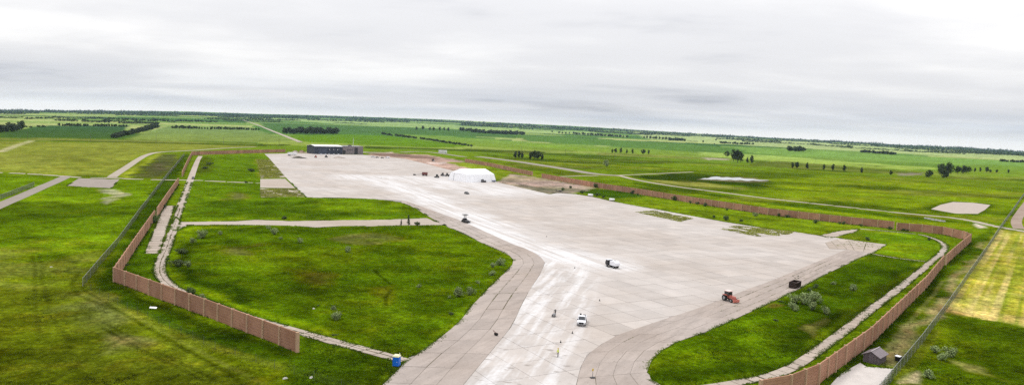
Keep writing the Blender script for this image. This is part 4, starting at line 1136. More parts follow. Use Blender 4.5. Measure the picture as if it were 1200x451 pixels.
# ------------------------------------------------------------------ vehicles (local +x is forward)
def place(name, rear, front, label, cat, group=None, z=0.07):
    a, b = at(*rear), at(*front)
    c = (a + b) / 2; d = b - a
    return empty(name, (c.x, c.y, z), math.atan2(d.y, d.x), label, cat, group)
def wheel(root, x, y, r, w):
    s = 1 if y > 0 else -1
    t = MB().cyl((x, y - w / 2, r), (x, y + w / 2, r), r, n=16).build('wheel', M_BLACK, root, 0.02)
    MB().cyl((x, y + s * w / 2, r), (x, y + s * (w / 2 + 0.02), r), r * 0.55, n=12).build('rim', M_STEEL, t)
def pickup(root, paint, load=True):
    MB().prism([(-2.75, 0.55), (2.70, 0.50), (2.78, 0.75), (2.72, 1.02), (1.15, 1.12), (-2.75, 1.05)], -0.95, 0.95).build('body', paint, root, 0.05)
    c = MB().add([(-0.75, -0.88, 1.05), (1.25, -0.88, 1.08), (1.25, 0.88, 1.08), (-0.75, 0.88, 1.05), (-0.62, -0.72, 1.82), (0.50, -0.72, 1.82), (0.50, 0.72, 1.82), (-0.62, 0.72, 1.82)],
                 [(4, 5, 6, 7), (0, 1, 5, 4), (1, 2, 6, 5), (2, 3, 7, 6), (3, 0, 4, 7)]).build('cab', paint, root, 0.04)
    def pane(V, nm): MB().add(V, [(0, 1, 2, 3)]).build(nm, M_GLASS, c)
    pane([(1.22, -0.78, 1.14), (1.22, 0.78, 1.14), (0.56, 0.66, 1.77), (0.56, -0.66, 1.77)], 'windscreen')
    for s in (-1, 1):
        pane([(-0.6, s * 0.895, 1.15), (1.0, s * 0.895, 1.15), (0.5, s * 0.765, 1.72), (-0.52, s * 0.765, 1.72)], 'side_window')
        MB().box(1.0, 1.15, s * 0.98 - 0.1, s * 0.98 + 0.1, 1.12, 1.3).build('mirror', M_BLACK, root)
        MB().box(2.70, 2.80, s * 0.72 - 0.16, s * 0.72 + 0.16, 0.78, 0.94).build('headlight', M_LAMP, root)
        MB().box(-2.60, -0.82, s * 0.88 - 0.06, s * 0.88 + 0.06, 1.05, 1.32).build('bed_side', paint, root)
    pane([(-0.755, -0.7, 1.2), (-0.755, 0.7, 1.2), (-0.66, 0.62, 1.72), (-0.66, -0.62, 1.72)], 'rear_window')
    MB().box(2.74, 2.86, -0.5, 0.5, 0.66, 0.96).build('grille', M_BLACK, root)
    MB().box(2.70, 2.92, -0.95, 0.95, 0.42, 0.62).build('bumper', M_STEEL, root, 0.03)
    MB().box(-2.75, -2.62, -0.92, 0.92, 1.05, 1.32).build('tailgate', paint, root)
    MB().box(-2.60, -0.82, -0.8, 0.8, 1.055, 1.07).build('bed_floor', M_BLACK, root)
    for x in (-1.75, 1.75):
        for s in (-1, 1): wheel(root, x, s * 0.86, 0.40, 0.27)
    if load:
        MB().box(-1.3, -0.9, -0.75, 0.75, 1.07, 1.62).build('tool_box', M_DARK, root, 0.03)
        MB().box(-2.4, -1.5, 0.1, 0.72, 1.07, 1.55).cyl((-2.1, -0.45, 1.07), (-2.1, -0.45, 1.75), 0.22).build('bed_load', M_BLACK, root)
def car(root, paint, L=4.5):
    h = L / 2
    MB().prism([(-h, 0.35), (h, 0.35), (h + 0.02, 0.62), (h - 0.15, 0.82), (h * 0.48, 0.95), (-h * 0.9, 0.98), (-h, 0.8)], -0.87, 0.87).build('body', paint, root, 0.06)
    c = MB().add([(-h * 0.82, -0.80, 0.95), (h * 0.5, -0.80, 0.93), (h * 0.5, 0.80, 0.93), (-h * 0.82, 0.80, 0.95), (-h * 0.6, -0.62, 1.48), (h * 0.12, -0.62, 1.48), (h * 0.12, 0.62, 1.48), (-h * 0.6, 0.62, 1.48)],
                 [(4, 5, 6, 7), (0, 1, 5, 4), (1, 2, 6, 5), (2, 3, 7, 6), (3, 0, 4, 7)]).build('cab', paint, root, 0.03)
    for V, nm in (([(h * 0.49, -0.72, 0.97), (h * 0.49, 0.72, 0.97), (h * 0.15, 0.58, 1.44), (h * 0.15, -0.58, 1.44)], 'windscreen'),
                  ([(-h * 0.81, -0.7, 1.0), (-h * 0.81, 0.7, 1.0), (-h * 0.64, 0.58, 1.44), (-h * 0.64, -0.58, 1.44)], 'rear_window')):
        MB().add([(x + (0.02 if nm == 'windscreen' else -0.02), y, z) for x, y, z in V], [(0, 1, 2, 3)]).build(nm, M_GLASS, c)
    for s in (-1, 1):
        MB().add([(-h * 0.72, s * 0.81, 1.0), (h * 0.4, s * 0.81, 1.0), (h * 0.12, s * 0.66, 1.42), (-h * 0.56, s * 0.66, 1.42)], [(0, 1, 2, 3)]).build('side_window', M_GLASS, c)
        MB().box(h - 0.1, h + 0.03, s * 0.62 - 0.15, s * 0.62 + 0.15, 0.62, 0.76).build('headlight', M_LAMP, root)
        for x in (-h * 0.62, h * 0.62): wheel(root, x, s * 0.78, 0.33, 0.22)
def van(root, paint):
    MB().prism([(-2.7, 0.45), (2.6, 0.45), (2.65, 0.95), (2.0, 1.25), (1.45, 2.15), (-2.7, 2.2)], -0.97, 0.97).build('body', paint, root, 0.06)
    MB().add([(2.02, -0.85, 1.28), (2.02, 0.85, 1.28), (1.53, 0.8, 2.08), (1.53, -0.8, 2.08)], [(0, 1, 2, 3)]).build('windscreen', M_GLASS, root)
    for s in (-1, 1):
        MB().add([(0.7, s * 0.98, 1.3), (1.85, s * 0.98, 1.3), (1.45, s * 0.98, 1.95), (0.7, s * 0.98, 1.95)], [(0, 1, 2, 3)]).build('side_window', M_GLASS, root)
        for x in (-1.7, 1.75): wheel(root, x, s * 0.88, 0.36, 0.24)
r = place('pickup_truck', (683.2, 372.5), (680.2, 386.0), 'white pickup truck with a loaded bed facing the camera on the taxiway', 'truck'); pickup(r, M_CAB)
r = place('pickup_truck', (435.3, 184.6), (439.2, 184.8), 'white pickup parked left of the dark cars at the far apron edge', 'truck'); pickup(r, M_CAB, False)
r = place('parked_car', (440.4, 185.2), (444.0, 185.2), 'dark car parked beside the white pickup at the far apron edge', 'car'); car(r, M_DARK)
r = place('parked_car', (446.0, 185.6), (450.2, 185.7), 'dark car parked right in front of the white van far off', 'car'); car(r, M_DARK)
r = place('parked_van', (456.5, 185.6), (451.5, 185.3), 'white van parked at the right end of the far row of vehicles', 'van'); van(r, M_CAB)
r = place('parked_car', (227.5, 207.6), (225.0, 212.2), 'small dark car on the path crossing beside the left wall', 'car', z=0.09); car(r, M_DARK)
for k, x in enumerate((376, 381, 385.5, 391, 396.5)):
    r = place('parked_car', (x, 180.9), (x + 0.5, 182.6), ('first', 'second', 'third', 'fourth', 'fifth')[k] + ' white car from the left in the row before the dark hangar', 'car', 'white cars before the hangar'); car(r, M_CAB)
def trailer_truck():
    r = place('semi_trailer', (336.5, 182.6), (348.5, 182.4), 'long white box trailer parked at the far left corner of the apron', 'trailer')
    MB().box(-6.4, 6.4, -1.25, 1.25, 1.2, 4.0).build('box_body', M_WHITEMET, r, 0.05)
    MB().box(-6.2, 6.0, -0.9, 0.9, 0.95, 1.2).build('chassis', M_DARK, r)
    for x in (-5.2, -4.0):
        for s in (-1, 1): wheel(r, x, s * 1.05, 0.5, 0.35)
    for s in (-1, 1): MB().box(3.6, 3.9, s * 0.8 - 0.1, s * 0.8 + 0.1, 0, 1.0).build('landing_leg', M_STEEL, r)
trailer_truck()
def sweeper():
    r = place('sweeper_truck', (722.4, 314.6), (712.6, 311.8), 'white sweeper truck with a black chassis on the open apron', 'truck')
    MB().box(-2.5, 2.5, -0.75, 0.75, 0.45, 0.75).build('chassis', M_BLACK, r, 0.03)
    MB().prism([(-2.55, 0.8), (0.2, 0.8), (0.2, 2.25), (-1.9, 2.35), (-2.6, 1.7)], -1.05, 1.05).build('hopper', M_CAB, r, 0.08)
    MB().box(0.25, 1.05, -0.85, 0.85, 0.75, 1.75).build('engine_housing', M_BLACK, r, 0.03)
    c = MB().prism([(1.1, 0.75), (2.55, 0.75), (2.6, 1.3), (2.25, 2.15), (1.1, 2.2)], -0.95, 0.95).build('cab', M_DARK, r, 0.05)
    MB().box(1.0, 2.3, -1.0, 1.0, 2.2, 2.36).build('cab_roof', M_CAB, r, 0.04)
    MB().add([(2.61, -0.8, 1.35), (2.61, 0.8, 1.35), (2.29, 0.75, 2.1), (2.29, -0.75, 2.1)], [(0, 1, 2, 3)]).build('windscreen', M_GLASS, c)
    for x in (-1.6, 1.7):
        for s in (-1, 1): wheel(r, x, s * 0.85, 0.45, 0.3)
    for s in (-1, 1): MB().cyl((0.6, s * 0.95, 0.02), (0.6, s * 0.95, 0.35), 0.5, 0.2, 14).build('brush', M_BLACK, r)
    MB().cyl((-1.2, 0.0, 2.3), (-1.2, 0.0, 2.55), 0.12).build('beacon', M_DARK, r)
sweeper()
def tractor():
    r = place('tractor', (850.0, 351.4), (859.8, 354.6), 'red tractor with a bleached cab roof driving on the right shoulder', 'tractor', z=0.11)
    MB().prism([(0.1, 0.75), (2.0, 0.75), (2.1, 1.1), (1.95, 1.55), (0.1, 1.7)], -0.42, 0.42).build('hood', M_RED, r, 0.06)
    MB().box(-1.5, 0.3, -0.35, 0.35, 0.55, 0.95).build('chassis', M_DARK, r)
    for s in (-1, 1):
        wheel(r, -0.95, s * 0.95, 0.82, 0.48); wheel(r, 1.45, s * 0.85, 0.5, 0.32)
        MB().box(-1.7, -0.15, s * 0.95 - 0.3, s * 0.95 + 0.3, 1.62, 1.72).build('fender', M_RED, r, 0.03)
        for x in (-1.35, 0.1): MB().box(x - 0.05, x + 0.05, s * 0.62 - 0.05, s * 0.62 + 0.05, 1.6, 2.55).build('cab_post', M_DARK, r)
        MB().box(-1.28, 0.04, s * 0.63 - 0.01, s * 0.63 + 0.01, 1.7, 2.5).build('side_window', M_GLASS, r)
    MB().box(-1.3, 0.05, -0.6, 0.6, 0.95, 1.65).build('cab_base', M_RED, r, 0.04)
    MB().box(0.08, 0.10, -0.58, 0.58, 1.7, 2.5).build('windscreen', M_GLASS, r)
    MB().box(-1.36, -1.34, -0.58, 0.58, 1.7, 2.5).build('rear_window', M_GLASS, r)
    MB().box(-1.55, 0.3, -0.8, 0.8, 2.55, 2.78).build('cab_roof', M_PINKW, r, 0.08)
    MB().cyl((0.9, -0.28, 1.6), (0.9, -0.28, 2.5), 0.06).build('exhaust', M_DARK, r)
    MB().prism([(2.2, 0.3), (2.6, 0.15), (2.75, 0.35), (2.7, 0.95), (2.2, 0.9)], -0.95, 0.95).build('front_bucket', M_RED, r, 0.03)
    for s in (-1, 1): MB().cyl((0.5, s * 0.55, 1.3), (2.25, s * 0.6, 0.65), 0.07).build('loader_arm', M_RED, r)
tractor()
def dumpster():
    r = place('dumpster', (924.2, 340.2), (938.2, 333.6), 'dark brown open topped dumpster at the edge of the right shoulder', 'dumpster', z=0.11)
    L, W, H, t = 2.3, 1.05, 1.75, 0.08
    for s in (-1, 1):
        MB().box(-L, L, s * W - t / 2, s * W + t / 2, 0.2, H).build('side_wall', M_BROWN, r)
        for k in range(7):
            x = -L + 0.25 + k * (2 * L - 0.5) / 6; MB().box(x - 0.06, x + 0.06, s * (W + 0.085) - 0.045, s * (W + 0.085) + 0.045, 0.2, H - 0.1).build('rib', M_BROWN, r)
        MB().box(-L, L, s * W - 0.09, s * W + 0.09, H, H + 0.1).build('rim_rail', plain('worn_edge', (0.12, 0.08, 0.075), 0.7), r)
        MB().box(s * L - t / 2, s * L + t / 2, -W + 0.05, W - 0.05, 0.2, H + 0.05).build('end_wall', M_BROWN, r)
    MB().box(-L + 0.05, L - 0.05, -W + 0.05, W - 0.05, 0.18, 0.26).build('floor', M_BROWN, r)
    MB().prism([(-2.1, 0.26), (2.1, 0.26), (1.6, 1.15), (0.2, 1.4), (-1.2, 1.1)], -0.9, 0.9).build('rubble', plain('dark_rubble', (0.10, 0.075, 0.07), 0.95, 0.1, 0.4, 5), r, 0.1)
    for x in (-2.0, 2.0):
        for s in (-1, 1): MB().cyl((x, s * 0.8 - 0.1, 0.1), (x, s * 0.8 + 0.1, 0.1), 0.1).build('roller', M_DARK, r)
dumpster()
def portable_toilet():
    p = at(464.6, 429.2)
    r = empty('portable_toilet', (p.x, p.y, 0.09), math.radians(-14), 'bright blue portable toilet where the path meets the taxiway', 'toilet')
    MB().box(-0.62, 0.62, -0.6, 0.6, 0.0, 0.14).build('base', M_DARK, r)
    MB().box(-0.58, 0.58, -0.56, 0.56, 0.14, 1.85).build('wall', M_BLUE, r, 0.04)
    MB().box(-0.66, 0.66, -0.64, 0.64, 1.85, 2.12, top=(-0.5, 0.5, -0.5, 0.5)).build('roof', plain('cream_roof', (0.70, 0.68, 0.42), 0.5), r, 0.03)
    d = MB().box(-0.42, 0.42, -0.60, -0.562, 0.2, 1.78).build('door', M_BLUE, r, 0.01)
    MB().box(0.28, 0.36, -0.64, -0.60, 0.9, 1.05).build('handle', M_WHITEMET, d)
    MB().cyl((0.4, 0.4, 1.9), (0.4, 0.4, 2.4), 0.06).build('vent_pipe', M_WHITEMET, r)
portable_toilet()
def paver():
    r = place('paving_machine', (540.5, 258.6), (551.0, 262.6), 'low dark machine with a canopy on a mast near the grass corner', 'machine')
    MB().prism([(-2.4, 0.4), (2.2, 0.35), (2.4, 0.8), (1.2, 1.15), (-2.2, 1.25)], -1.0, 1.0).build('body', M_DARK, r, 0.06)
    MB().box(-1.9, -0.4, -0.8, 0.8, 1.25, 1.7).build('engine_housing', M_DARK, r, 0.05)
    for s in (-1, 1):
        MB().prism([(-2.2, 0.05), (1.6, 0.05), (1.9, 0.4), (1.6, 0.75), (-2.2, 0.75), (-2.5, 0.4)], s * 1.1 - 0.2, s * 1.1 + 0.2).build('track', M_BLACK, r, 0.05)
    for x, y in ((-1.2, -0.4), (-1.2, 0.4), (-0.6, -0.4), (-0.6, 0.4)): MB().cyl((x, y, 1.6), (x, y, 3.3), 0.07).build('mast', M_DARK, r)
    MB().box(-2.2, 0.5, -1.1, 1.1, 3.3, 3.5).build('canopy', M_DARK, r, 0.05)
    MB().box(2.2, 3.0, -1.1, 1.1, 0.4, 0.9, top=(2.4, 3.2, -1.3, 1.3)).build('hopper', M_DARK, r)
    MB().box(-0.3, 0.2, -0.3, 0.3, 1.25, 1.75).build('seat', M_BLACK, r)
paver()
r = place('parked_car', (543.2, 226.6), (550.8, 228.4), 'dark car parked alone on the apron in front of the white tent', 'car'); car(r, M_DARK, 4.8)
def miller():
    r = place('milling_machine', (500.5, 206.2), (495.0, 205.9), 'maroon box bodied milling machine with a long conveyor on the far apron', 'machine')
    MB().box(-2.2, 2.2, -1.2, 1.2, 0.9, 3.0).build('body', M_MAROON, r, 0.08)
    MB().box(-2.0, 2.0, -1.0, 1.0, 0.5, 0.9).build('chassis', M_BLACK, r)
    MB().prism([(2.0, 1.2), (8.8, 0.35), (8.8, 0.65), (2.0, 1.7)], -0.5, 0.5).build('conveyor', M_STEEL, r)
    MB().box(8.2, 10.4, -0.9, 0.9, 0.1, 1.0, top=(8.5, 10.1, -0.6, 0.6)).build('feed_hopper', M_BLACK, r)
    for x in (-1.5, 1.5):
        for s in (-1, 1): wheel(r, x, s * 1.1, 0.5, 0.35)
miller()
def loader(rear, front, label, paint=None, bucket=True):
    paint = paint or M_DARK
    r = place('wheel_loader', rear, front, label, 'loader')
    MB().prism([(-2.0, 0.7), (0.8, 0.7), (0.8, 1.3), (-2.0, 1.7)], -0.7, 0.7).build('body', paint, r, 0.05)
    MB().box(-0.6, 0.6, -0.65, 0.65, 1.3, 2.0).build('cab', paint, r)
    MB().box(-0.55, 0.55, -0.66, 0.66, 2.0, 2.7).build('window', M_GLASS, r)
    MB().box(-0.7, 0.7, -0.75, 0.75, 2.7, 2.85).build('cab_roof', paint, r)
    for s in (-1, 1):
        for x in (-1.3, 1.2): wheel(r, x, s * 0.85, 0.62, 0.4)
        MB().cyl((0.7, s * 0.45, 1.2), (2.4, s * 0.5, 0.7), 0.1).build('loader_arm', paint, r)
    MB().prism([(2.2, 0.15), (3.0, 0.1), (2.5, 0.5), (2.4, 1.0), (2.2, 0.9)], -1.1, 1.1).build('bucket', M_STEEL, r)
loader((516.5, 206.2), (521.0, 206.8), 'dark wheel loader standing in front of the white tent, left of its twin')
loader((525.5, 206.8), (522.3, 206.6), 'dark wheel loader standing nearest the gable of the white tent')
loader((513.5, 208.6), (510.5, 208.2), 'small dark loader alone between the milling machine and the tent')
loader((373.5, 185.8), (366.5, 184.0), 'faded red loader working before the dark hangar', M_RED)
loader((381, 184.8), (383.5, 184.6), 'small dark loader in front of the dark hangar')
loader((534.5, 187.2), (538.5, 187.6), 'dark loader on the bare dirt beyond the apron') if False else None
loader((505.5, 188.6), (509.5, 189.2), 'dark loader parked on the bare dirt beyond the far apron edge')
# things standing along the front of the tent
def tent_gear():
    for k, (f, kind) in enumerate(((0.48, 'tank'), (0.56, 'tank'), (0.86, 'box'), (0.95, 'car'))):
        p = T_C0 + T_D * (T_L * f) - T_N * 2.4
        rz = math.atan2(T_D.y, T_D.x)
        if kind == 'tank':
            r = empty('generator', (p.x, p.y, 0.07), rz, ('dark tall generator set against the front of the white tent', 'low dark generator beside the taller one at the tent front')[k], 'generator')
            h = 2.3 if k == 0 else 1.4
            MB().box(-0.9, 0.9, -0.7, 0.7, 0.25, h).build('housing', M_DARK, r, 0.04)
            MB().box(-1.0, 1.0, -0.6, 0.6, 0.0, 0.25).build('skid', M_BLACK, r)
            MB().cyl((0.5, 0, h), (0.5, 0, h + 0.5), 0.08).build('exhaust', M_STEEL, r)
            MB().box(-0.6, 0.2, -0.74, -0.70, h * 0.45, h * 0.8).build('louvre', M_STEEL, r)
        elif kind == 'box':
            r = empty('equipment_trailer', (p.x, p.y, 0.07), rz, 'grey blue equipment trailer at the right corner of the white tent', 'trailer')
            MB().box(-1.6, 1.6, -0.8, 0.8, 0.55, 1.6).build('body', plain('grey_blue_paint', (0.16, 0.18, 0.24), 0.5), r, 0.05)
            MB().cyl((-2.6, 0, 0.6), (-1.6, 0, 0.6), 0.06).build('drawbar', M_DARK, r)
            for s in (-1, 1): wheel(r, 0, s * 0.85, 0.36, 0.22)
tent_gear()
def gravel_pile(px, w, l, h, label, mat, name='gravel_pile', rz=0.0):
    p = at(*px); n = 40
    V = []; R = 9
    for i in range(R):
        t = i / (R - 1)
        for j in range(n):
            a = 2 * math.pi * j / n; k = (1 + 0.18 * math.sin(3 * a + i) + random.uniform(-0.08, 0.08))
            V.append((math.cos(a) * l / 2 * (1 - t) * k, math.sin(a) * w / 2 * (1 - t) * k, h * (t ** 0.8) * random.uniform(0.88, 1.05)))
    fs = [(i * n + j, i * n + (j + 1) % n, (i + 1) * n + (j + 1) % n, (i + 1) * n + j) for i in range(R - 1) for j in range(n)]
    o = MB().add(V, fs).build(name, mat); o.location = (p.x, p.y, 0.05); o.rotation_euler = (0, 0, rz)
    return tag(o, label, 'pile')
gravel_pile((350, 185.4), 9, 17, 2.2, 'long dark asphalt heap beside the white box trailer', earth('dark_millings', (0.10, 0.085, 0.075), 0.3, 0.5))
gravel_pile((397, 185.2), 7, 15, 2.0, 'long pale rubble heap in front of the dark hangar', M_GRAVEL)
gravel_pile((353.5, 178.6), 8, 9, 3.0, 'pinkish dirt heap behind the white box trailer', earth('pinkish_dirt', A(188, 158, 146), 0.2, 0.5, (1, 1, 1)))
gravel_pile((346, 178.4), 7, 8, 2.6, 'pale gravel heap nearest the end of the far left wall', M_GRAVEL)
# small white tanks on the grass edge
def white_tank(px, label):
    p = at(*px)
    r = empty('water_tank', (p.x, p.y, 0.1), random.uniform(-0.6, -0.2), label, 'tank', 'white tanks at the apron edge')
    MB().cyl((-1.5, 0, 1.0), (1.5, 0, 1.0), 0.8, n=16).ball((-1.5, 0, 1.0), 0.8, (0.3, 1, 1), 16, 6).ball((1.5, 0, 1.0), 0.8, (0.3, 1, 1), 16, 6).build('vessel', M_WHITEMET, r, smooth=True)
    for x in (-1.0, 1.0): MB().box(x - 0.15, x + 0.15, -0.7, 0.7, 0, 0.45).build('cradle', M_STEEL, r)
    MB().cyl((0, 0, 1.75), (0, 0, 1.95), 0.25).build('hatch', M_STEEL, r)
white_tank((692, 230.4), 'white horizontal tank by the shrubs at the apron edge, the left one of two')
white_tank((717, 235.8), 'white horizontal tank at the apron edge, the right one of two')
def trailer_dark():
    r = place('flatbed_trailer', (652, 224.8), (658.5, 225.0), 'low dark flatbed trailer beside shrubs at the dirt edge', 'trailer')
    MB().box(-2.4, 2.4, -1.0, 1.0, 0.7, 0.95).build('deck', M_DARK, r)
    MB().box(-2.4, -2.2, -1.0, 1.0, 0.95, 1.9).build('headboard', M_DARK, r)
    for s in (-1, 1):
        for x in (0.3, 1.2): wheel(r, x, s * 0.85, 0.4, 0.25)
trailer_dark()
ORD = ['first', 'second', 'third', 'fourth', 'fifth', 'sixth', 'seventh', 'eighth', 'ninth', 'tenth', 'eleventh', 'twelfth', 'thirteenth', 'fourteenth', 'fifteenth', 'sixteenth', 'seventeenth', 'eighteenth', 'nineteenth', 'twentieth']
for k, (x, y) in enumerate(((1086.5, 256.8), (1090.5, 257.6), (1095, 258.6), (1099.5, 259.2), (1104, 260))):
    p = at(x, y)
    o = MB().prism([(-0.3, 0), (0.3, 0), (0.28, 0.2), (0.12, 0.4), (0.1, 0.9), (-0.1, 0.9), (-0.12, 0.4), (-0.28, 0.2)], -1.6, 1.6).build('concrete_barrier', M_STONE, None, 0.03)
    o.location = (p.x, p.y, 0.2); o.rotation_euler = (0, 0, math.radians(90 - 38 + random.uniform(-25, 25)))
    tag(o, ORD[k] + ' pale concrete barrier from the left in the row by the gravel pad', 'barrier', 'concrete barriers by the gravel pad')
def bin_box():
    p = at(1052.5, 424.0)
    r = empty('waste_bin', (p.x, p.y, 0.2), math.radians(35), 'black waste bin with a pale lid beside the chain-link fence', 'bin')
    MB().box(-0.5, 0.5, -0.42, 0.42, 0.1, 1.0, top=(-0.58, 0.58, -0.5, 0.5)).build('body', M_BLACK, r, 0.03)
    MB().prism([(-0.6, 1.0), (0.6, 1.0), (0.6, 1.06), (0.2, 1.2), (-0.6, 1.12)], -0.52, 0.52).build('lid', M_WHITEMET, r, 0.02)
    MB().box(0.62, 0.8, -0.2, 0.25, 0.3, 0.95).build('red_box', M_RED, r)
    for s in (-1, 1): MB().cyl((-0.45, s * 0.45 - 0.05, 0.1), (-0.45, s * 0.45 + 0.05, 0.1), 0.1).build('wheel', M_BLACK, r)
bin_box()
def debris(px, s, label, mat, name='stone'):
    p = at(*px); bm = bmesh.new()
    bmesh.ops.create_icosphere(bm, subdivisions=2, radius=1)
    for v in bm.verts: v.co = Vector((v.co.x * s[0], v.co.y * s[1], max(-0.2, v.co.z) * s[2])) * random.uniform(0.8, 1.2)
    me = bpy.data.meshes.new(name); bm.to_mesh(me); bm.free()
    o = link(name, me, mat); o.location = (p.x, p.y, 0.2); o.rotation_euler = (0, 0, random.uniform(0, 3)); return tag(o, label, 'stone' if name == 'stone' else 'debris')
p = at(179.5, 362.5)
o = MB().box(-0.75, 0.75, -0.5, 0.5, 0.0, 0.08).build('fallen_board', M_WHITEMET, None, 0.01); o.location = (p.x, p.y, 0.42); o.rotation_euler = (0.12, 0.1, 0.3)
tag(o, 'white board lying in the grass outside the left wall', 'board')
debris((334, 444.8), (0.5, 0.35, 0.3), 'pale stone in the grass near the bottom, the left one of two', M_STONE)
debris((364.5, 443.8), (0.6, 0.3, 0.3), 'pale stone in the grass near the bottom, the right one of two', M_STONE)
debris((367.5, 363), (0.35, 0.3, 0.3), 'small pale stone in the large grass island', M_STONE)
debris((60, 313.5), (0.4, 0.25, 0.2), 'small pale stone alone on the lawn outside the fence', M_STONE)
# delineator and cones on the taxiway
def delineator():
    p = at(694.3, 443.0)
    r = empty('marker_post', (p.x, p.y, 0.115), 0.3, 'yellow topped marker post on a dark base at the bottom of the taxiway', 'post')
    MB().box(-0.45, 0.45, -0.3, 0.3, 0, 0.12).build('base', M_DARK, r, 0.02)
    MB().cyl((0, 0, 0.12), (0, 0, 1.25), 0.05).build('pole', M_STEEL, r)
    MB().box(-0.12, 0.12, -0.04, 0.04, 1.25, 1.7).build('marker_board', M_YELLOW, r)
delineator()
def cone_mesh():
    r = MB().box(-0.24, 0.24, -0.24, 0.24, 0, 0.05).cyl((0, 0, 0.05), (0, 0, 0.75), 0.19, 0.035, 14)
    return r.mesh('traffic_cone', M_DARK)
CONE = cone_mesh(); CONE_S = 0.75
CONE_L = [((670.8, 390.6), 'dark traffic cone on the concrete below the white pickup'), ((657, 401.5), 'dark traffic cone just beyond the worker in yellow'),
          ((702.6, 352.6), 'small dark cone alone on the apron above the white pickup'), ((673.5, 314.5), 'small dark cone on the apron left of the sweeper truck'),
          ((640.5, 277.5), 'small dark cone on the apron near the end of the white streaks'), ((447, 208.5), 'small dark cone far out on the apron among the white streaks')]
for px, lb in CONE_L:
    p = at(*px); o = link('traffic_cone', CONE); o.scale = (CONE_S,) * 3; o.location = (p.x, p.y, 0.07); o.rotation_euler = (0, 0, random.random()); tag(o, lb, 'cone', 'traffic cones')
def jerrycan():
    p = at(581.3, 393.2); r = empty('hand_roller', (p.x, p.y, 0.11), 0.7, 'small dark hand roller standing on the left shoulder', 'roller')
    MB().cyl((0, -0.35, 0.3), (0, 0.35, 0.3), 0.3, n=14).build('drum', M_BLACK, r)
    MB().cyl((0, 0.3, 0.3), (-0.7, 0.2, 1.15), 0.04).cyl((0, -0.3, 0.3), (-0.7, -0.2, 1.15), 0.04).cyl((-0.7, -0.25, 1.15), (-0.7, 0.25, 1.15), 0.04).build('handle', M_MAROON, r)
jerrycan()
